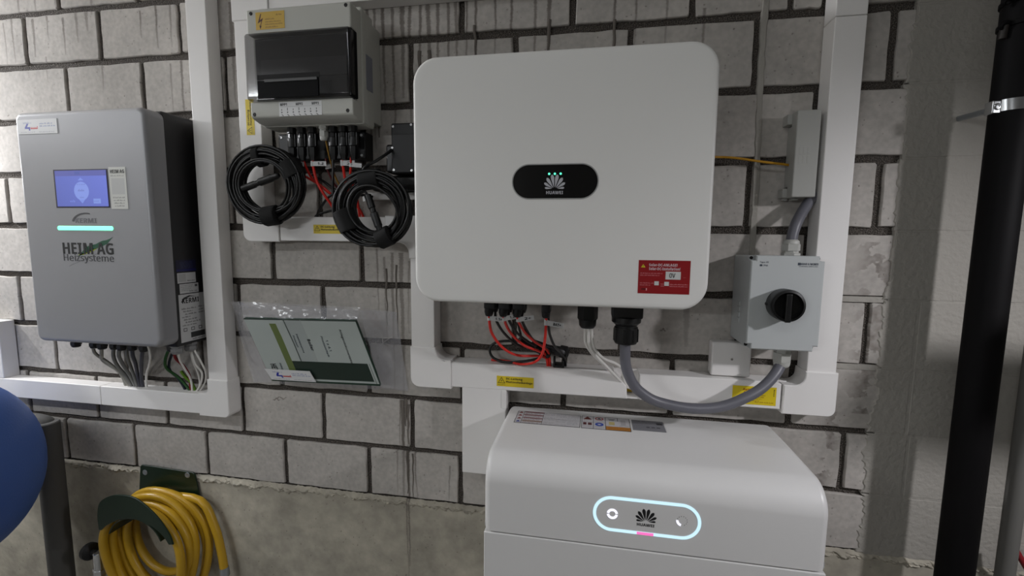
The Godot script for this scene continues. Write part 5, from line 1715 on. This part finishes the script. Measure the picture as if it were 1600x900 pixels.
func build_hose() -> void:
	var green := mat("holder_green", Color(0.025, 0.125, 0.065), 0.38)
	var t := thing("hose_holder", "dark green metal hose holder screwed to the concrete", "hose holder", V(-1.235, 0.67, 0))
	var mb := MB.new()
	mb.poly(PackedVector2Array([Vector2(-1.322, 0.812), Vector2(-1.144, 0.806), Vector2(-1.137, 0.799), Vector2(-1.112, 0.640), Vector2(-1.352, 0.640), Vector2(-1.328, 0.806)]), 0.008, 0.0115, 0.001)
	part(mb, "back_plate", green, t)
	# arched saddle and front flange, both half rings
	mb = MB.new()
	var cc := Vector2(-1.234, 0.640)
	var rings := []
	for i in 17:
		var a := deg_to_rad(163 - i * 146.0 / 16)
		var ring := PackedVector3Array()
		for q in [[0.078, 0.0095], [0.081, 0.0095], [0.081, 0.120], [0.078, 0.120]]:
			ring.append(V(cc.x + cos(a) * q[0] * 1.12, cc.y + sin(a) * q[0], q[1]))
		rings.append(ring)
	mb.loft(rings)
	part(mb, "saddle", green, t, 35.0)
	mb = MB.new()
	var rim := []
	for q in path([V(-1.352, .672, 0), V(-1.353, .715, 0), V(-1.340, .756, 0), V(-1.300, .779, 0), V(-1.255, .786, 0), V(-1.210, .778, 0), V(-1.155, .738, 0), V(-1.118, .690, 0), V(-1.108, .660, 0)], 4): rim.append(Vector2(q.x, q.y))
	for q in path([V(-1.122, .658, 0), V(-1.138, .680, 0), V(-1.168, .702, 0), V(-1.215, .717, 0), V(-1.250, .719, 0), V(-1.285, .709, 0), V(-1.325, .688, 0), V(-1.345, .671, 0)], 4): rim.append(Vector2(q.x, q.y))
	mb.poly(PackedVector2Array(rim), 0.118, 0.1215, 0.001)
	part(mb, "front_flange", green, t, 35.0)
	for q in [[-1.312, 0.789], [-1.163, 0.796]]:
		bolt(t, V(q[0], q[1], 0.0115), 0.0085, mat("zinc", Color(0.62, 0.64, 0.66), 0.35, 0.7))
	# hose: loops that ride on the saddle and hang below it
	var yel := mat("hose_yellow", Color(0.72, 0.565, 0.12), 0.36)
	var h := thing("garden_hose", "yellow rubber hose coiled over the green holder", "hose", V(-1.234, 0.35, 0.06))
	var zs := [0.026, 0.048, 0.073, 0.098, 0.062, 0.036]
	var lift := [0.0115, 0.0115, 0.0115, 0.0115, 0.033, 0.034]
	var halfw := [0.108, 0.116, 0.124, 0.134, 0.140, 0.146]
	var drop := [0.215, 0.25, 0.29, 0.34, 0.32, 0.37]
	var pts := []
	pts.append(V(-1.032, 0.54, 0.038))
	pts.append(V(-1.040, 0.59, 0.036))
	pts.append(V(-1.058, 0.66, 0.034))
	pts.append(V(-1.105, 0.735, 0.031))
	for k in 6:
		var top: float = cc.y + 0.081 + lift[k]
		for j in 12:
			var a := PI / 2 + TAU * j / 12.0 - (0.0 if k > 0 else 0.0)
			var u := j / 12.0
			var k2 := mini(k + 1, 5)
			var hw: float = lerpf(halfw[k], halfw[k2], u)
			var dr: float = lerpf(drop[k], drop[k2], u)
			var tp: float = lerpf(top, cc.y + 0.081 + lift[k2], u)
			var z: float = lerpf(zs[k], zs[k2], smoothstep(0.2, 0.8, u))
			var mid := tp - dr * 0.42
			var y := mid + sin(a) * (tp - mid if sin(a) > 0 else dr * 0.58)
			pts.append(V(cc.x + 0.008 * sin(k * 2.0) + cos(a) * hw, y, z + 0.004 * sin(a * 2 + k)))
	pts.append(V(cc.x - 0.02, cc.y + 0.081 + lift[5], 0.040))
	mb = MB.new()
	mb.tube(path(pts, 4), 0.0110, 14)
	part(mb, "hose", yel, h, 60.0)
	mb = MB.new()
	mb.lathe(V(-1.032, 0.542, 0.038), V(0.1, -1, 0.02), [Vector2(0.0125, 0), Vector2(0.0125, 0.025), Vector2(0.009, 0.027), Vector2(0.009, 0.045)], 14)
	part(mb, "coupling", mat("zinc", Color(0.62, 0.64, 0.66), 0.35, 0.7), h)


func build_pipes() -> void:
	# blue vessel, lagged pipe and valve at the left
	var blue := mat("vessel_blue", Color(0.27, 0.41, 0.70), 0.5)
	grain(blue, 0.04, 0.05, 44, 8.0)
	var v := thing("expansion_vessel", "round blue steel vessel at the left edge beside the grey pipe", "vessel", V(-1.597, 0.0, 0.305))
	var mb := MB.new()
	var prof := []
	for i in 33:
		var a := PI * i / 32.0 - PI / 2
		prof.append(Vector2(maxf(cos(a) * 0.205, 0.0), 0.905 + sin(a) * 0.247))
	mb.lathe(V(-1.597, 0.0, 0.305), Vector3.UP, prof, 48)
	part(mb, "tank", blue, v, 50.0)
	mb = MB.new()
	mb.lathe(V(-1.597, 0.0, 0.305), Vector3.UP, [Vector2(0.06, 0), Vector2(0.06, 0.01), Vector2(0.025, 0.012), Vector2(0.025, 0.68)], 16)
	part(mb, "stand_pipe", mat("zinc", Color(0.62, 0.64, 0.66), 0.35, 0.7), v)
	var lag := mat("pipe_lagging", Color(0.34, 0.335, 0.325), 0.8)
	var p := thing("lagged_pipe", "dull grey lagged pipe standing between the blue vessel and the yellow hose", "pipe", V(-1.565, 0, 0.06))
	mb = MB.new()
	mb.cyl(V(-1.588, 0, 0.062), V(-1.588, 0.945, 0.062), 0.030, 24, 0.003)
	part(mb, "upright", lag, p)
	mb = MB.new()
	mb.tube(path([V(-1.590, 0.90, 0.062), V(-1.597, 0.925, 0.062), V(-1.62, 0.935, 0.062), V(-1.70, 0.935, 0.062), V(-1.80, 0.935, 0.062)], 6), 0.03, 16)
	part(mb, "branch", lag, p, 50.0)
	var k := thing("tap", "chrome tap with black handle at the bottom left, beside the yellow hose", "tap", V(-1.42, 0.45, 0.06))
	mb = MB.new()
	mb.cyl(V(-1.415, 0.36, 0.085), V(-1.405, 0.575, 0.090), 0.0125, 16, 0.002)
	mb.lathe(V(-1.409, 0.50, 0.088), V(0.05, 1, 0), [Vector2(0.017, 0), Vector2(0.017, 0.02), Vector2(0.0125, 0.024)], 6)
	mb.cyl(V(-1.41, 0.47, 0.088), V(-1.41, 0.47, 0.0), 0.012, 14)
	part(mb, "body", mat("chrome", Color(0.80, 0.81, 0.82), 0.18, 0.95), k)
	mb = MB.new()
	mb.lathe(V(-1.452, 0.568, 0.082), V(1, 0.05, 0.2), [Vector2(0.02, 0), Vector2(0.024, 0.004), Vector2(0.024, 0.018), Vector2(0.018, 0.022), Vector2(0.008, 0.024), Vector2(0.008, 0.04)], 18)
	part(mb, "handle", mat("matt_black", Color(0.055, 0.055, 0.06), 0.55), k)
	# black pipe, its clamp and the posts at the right
	var pb := mat("pipe_black", Color(0.05, 0.045, 0.05), 0.62)
	pb.metallic_specular = 0.25
	var b := thing("black_pipe", "thick black pipe running floor to ceiling at the right", "pipe", V(0.7395, 0.0, 0.098))
	mb = MB.new()
	mb.cyl(V(0.7385, 0.0, 0.098), V(0.7385, 2.70, 0.098), 0.030, 32)
	part(mb, "pipe", pb, b)
	for q in [1.925, 1.886]:
		mb = MB.new()
		mb.lathe(V(0.7385, q - 0.004, 0.098), Vector3.UP, [Vector2(0.0303, 0), Vector2(0.0325, 0.001), Vector2(0.0325, 0.008), Vector2(0.0303, 0.009)], 32)
		mb.tube(path([V(0.711, q, 0.112), V(0.701, q + 0.001, 0.116), V(0.695, q - 0.004, 0.115), V(0.698, q - 0.008, 0.112)], 5), 0.0035, 8)
		part(mb, "cable_tie", pb, b)
	mb = MB.new()
	mb.cyl(V(0.704, 1.862, 0.108), V(0.704, 1.884, 0.110), 0.006, 10)
	part(mb, "cable_stub", mat("stub_brown", Color(0.12, 0.10, 0.08), 0.6), b)
	var unseen_pipe := thing("lagged_pipe", "unseen grey lagged pipe out of view at the right, placed to shade the wall by the black pipe", "pipe", V(1.3, 1.49, 0.425))  # unseen; stands before the lamp so its shadow bands the right wall
	mb = MB.new()
	mb.cyl(V(0.955, 1.49, 0.425), V(1.695, 1.49, 0.425), 0.048, 24, 0.006)
	part(mb, "pipe", lag, unseen_pipe)
	var ch := mat("chrome", Color(0.80, 0.81, 0.82), 0.18, 0.95)
	var c := thing("pipe_clamp", "shiny steel clamp round the black pipe, rooted in the wall", "clamp", V(0.69, 1.745, 0.0))
	mb = MB.new()
	var rings := []
	for i in 33:
		var a := deg_to_rad(-150 + i * 300.0 / 32)
		var ring := PackedVector3Array()
		for q in [[0.0303, -0.010], [0.0325, -0.010], [0.0325, 0.010], [0.0303, 0.010]]: ring.append(V(0.7385 + cos(a) * q[0], 1.746 + q[1], 0.098 + sin(a) * q[0]))
		rings.append(ring)
	mb.loft(rings)
	part(mb, "strap", ch, c)
	mb = MB.new()
	mb.span(V(0.698, 1.733, 0.094), V(0.7115, 1.7555, 0.1135), 0.002, 2)
	part(mb, "ear", ch, c)
	bolt(c, V(0.7055, 1.7445, 0.1135), 0.0062, ch)
	mb = MB.new()
	mb.cyl(V(0.706, 1.742, 0.100), V(0.722, 1.752, -0.01), 0.0055, 12)
	part(mb, "threaded_rod", mat("zinc", Color(0.62, 0.64, 0.66), 0.35, 0.7), c)
	var pg := mat("post_grey", Color(0.40, 0.395, 0.38), 0.7)
	var s := thing("grey_pipe", "thin dull grey upright pipe close beside the black pipe at the right edge", "pipe", V(0.856, 0, 0.06))
	mb = MB.new()
	mb.cyl(V(0.856, 0.0, 0.060), V(0.856, 2.70, 0.060), 0.0155, 20)
	part(mb, "pipe", pg, s)
	cable("red_lead", [V(.874, .876, .05), V(.880, .862, .055), V(.889, .845, .058), V(.905, .825, .05), V(.94, .79, .02), V(.98, .77, .012)], .0055, mat("cable_crimson", Color(0.50, 0.06, 0.10), 0.5), "dark red lead coming out from behind the thin grey pipe at the bottom right corner")


func lamp_tube(called: String, label: String, at: Vector3, l: float, energy: float, col: Color, facing := Vector3.DOWN) -> void:
	# a tube fitting whose tube lies along x; facing is the way it shines
	var t := thing(called, label, "lamp", at)
	var mb := MB.new()
	mb.box(at - facing * 0.032, V(l, 0, 0) + facing.abs() * 0.05 + (V(1, 1, 1) - V(1, 0, 0) - facing.abs()) * 0.11, 0.006, 2)
	part(mb, "fitting", mat("lamp_white", Color(0.85, 0.85, 0.85), 0.5), t)
	mb = MB.new()
	mb.cyl(at - V(l * 0.46, 0, 0) + facing * 0.010, at + V(l * 0.46, 0, 0) + facing * 0.010, 0.014, 14)
	part(mb, "tube", glow("tube_glow", col, 1.5), t)
	if facing == Vector3.DOWN:
		for s in [-0.4, 0.4]:
			mb = MB.new()
			mb.cyl(at + V(l * s, 0.05, 0), V(at.x + l * s, 2.70, at.z), 0.004, 8)
			part(mb, "hanger", mat("zinc", Color(0.62, 0.64, 0.66), 0.35, 0.7), t)
	var a := AreaLight3D.new()
	a.name = "tube_light"
	a.light_color = col
	a.light_energy = energy
	a.area_size = Vector2(l * 0.92, 0.05)
	a.shadow_enabled = true
	a.area_range = 8.0
	t.add_child(a)
	a.position = facing * 0.03
	if facing == Vector3.DOWN: a.rotation_degrees.x = -90


func lamp_ball(called: String, label: String, at: Vector3, r: float, energy: float, col: Color) -> void:
	var t := thing(called, label, "lamp", at)
	var mb := MB.new()
	var prof := []
	for i in 13: prof.append(Vector2(cos(PI * i / 12 - PI / 2) * r, sin(PI * i / 12 - PI / 2) * r))
	mb.lathe(at, Vector3.UP, prof, 20)
	part(mb, "bulb", glow("bulb_glow", col, 2.0), t)
	mb = MB.new()
	mb.cyl(at + V(0, r * 0.9, 0), at + V(0, r + 0.06, 0), 0.018, 14, 0.002)
	part(mb, "socket", mat("lamp_white", Color(0.85, 0.85, 0.85), 0.5), t)
	mb = MB.new()
	mb.cyl(at + V(0, r + 0.05, 0), V(at.x, 2.70, at.z), 0.004, 8)
	part(mb, "flex", mat("cable_black", Color(0.03, 0.03, 0.032), 0.4), t)
	var o := OmniLight3D.new()
	o.name = "bulb_light"
	o.light_color = col
	o.light_energy = energy
	o.light_size = r
	o.omni_range = 8.0
	o.omni_attenuation = 2.0
	o.shadow_enabled = true
	t.add_child(o)


# a lamp with a deep shade: at is its glowing face, aim the way it shines
func lamp_spot(called: String, label: String, at: Vector3, aim: Vector3, energy: float, cone: float, col: Color) -> void:
	var t := thing(called, label, "lamp", at)
	var d := aim.normalized()
	var mb := MB.new()
	mb.lathe(at - d * 0.012, d, [Vector2(0.022, -0.14), Vector2(0.03, -0.13), Vector2(0.034, -0.06), Vector2(0.050, -0.02), Vector2(0.052, 0.0), Vector2(0.046, 0.0), Vector2(0.040, -0.01)], 24)
	part(mb, "shade", mat("lamp_white", Color(0.85, 0.85, 0.85), 0.5), t)
	mb = MB.new()
	mb.lathe(at - d * 0.012, d, [Vector2(0.045, -0.002), Vector2(0.045, 0.002)], 24)
	part(mb, "lamp_face", glow("bulb_glow", col, 2.0), t)
	mb = MB.new()
	mb.cyl(at - d * 0.13, at - d * 0.13 + V(0, 0.02, 0), 0.012, 12)
	mb.cyl(at - d * 0.13, V(at.x - d.x * 0.13, 2.70, at.z - d.z * 0.13), 0.006, 8)
	part(mb, "hanger", mat("cable_black", Color(0.03, 0.03, 0.032), 0.4), t)
	var o := SpotLight3D.new()
	o.name = "lamp_light"
	o.light_color = col
	o.light_energy = energy
	o.light_size = 0.035
	o.spot_range = 8.0
	o.spot_attenuation = 2.0
	o.spot_angle = cone
	o.spot_angle_attenuation = 1.0
	o.shadow_enabled = true
	t.add_child(o)
	o.look_at_from_position(at + d * 0.01, at + d, Vector3.RIGHT if absf(d.y) > 0.9 else Vector3.UP)
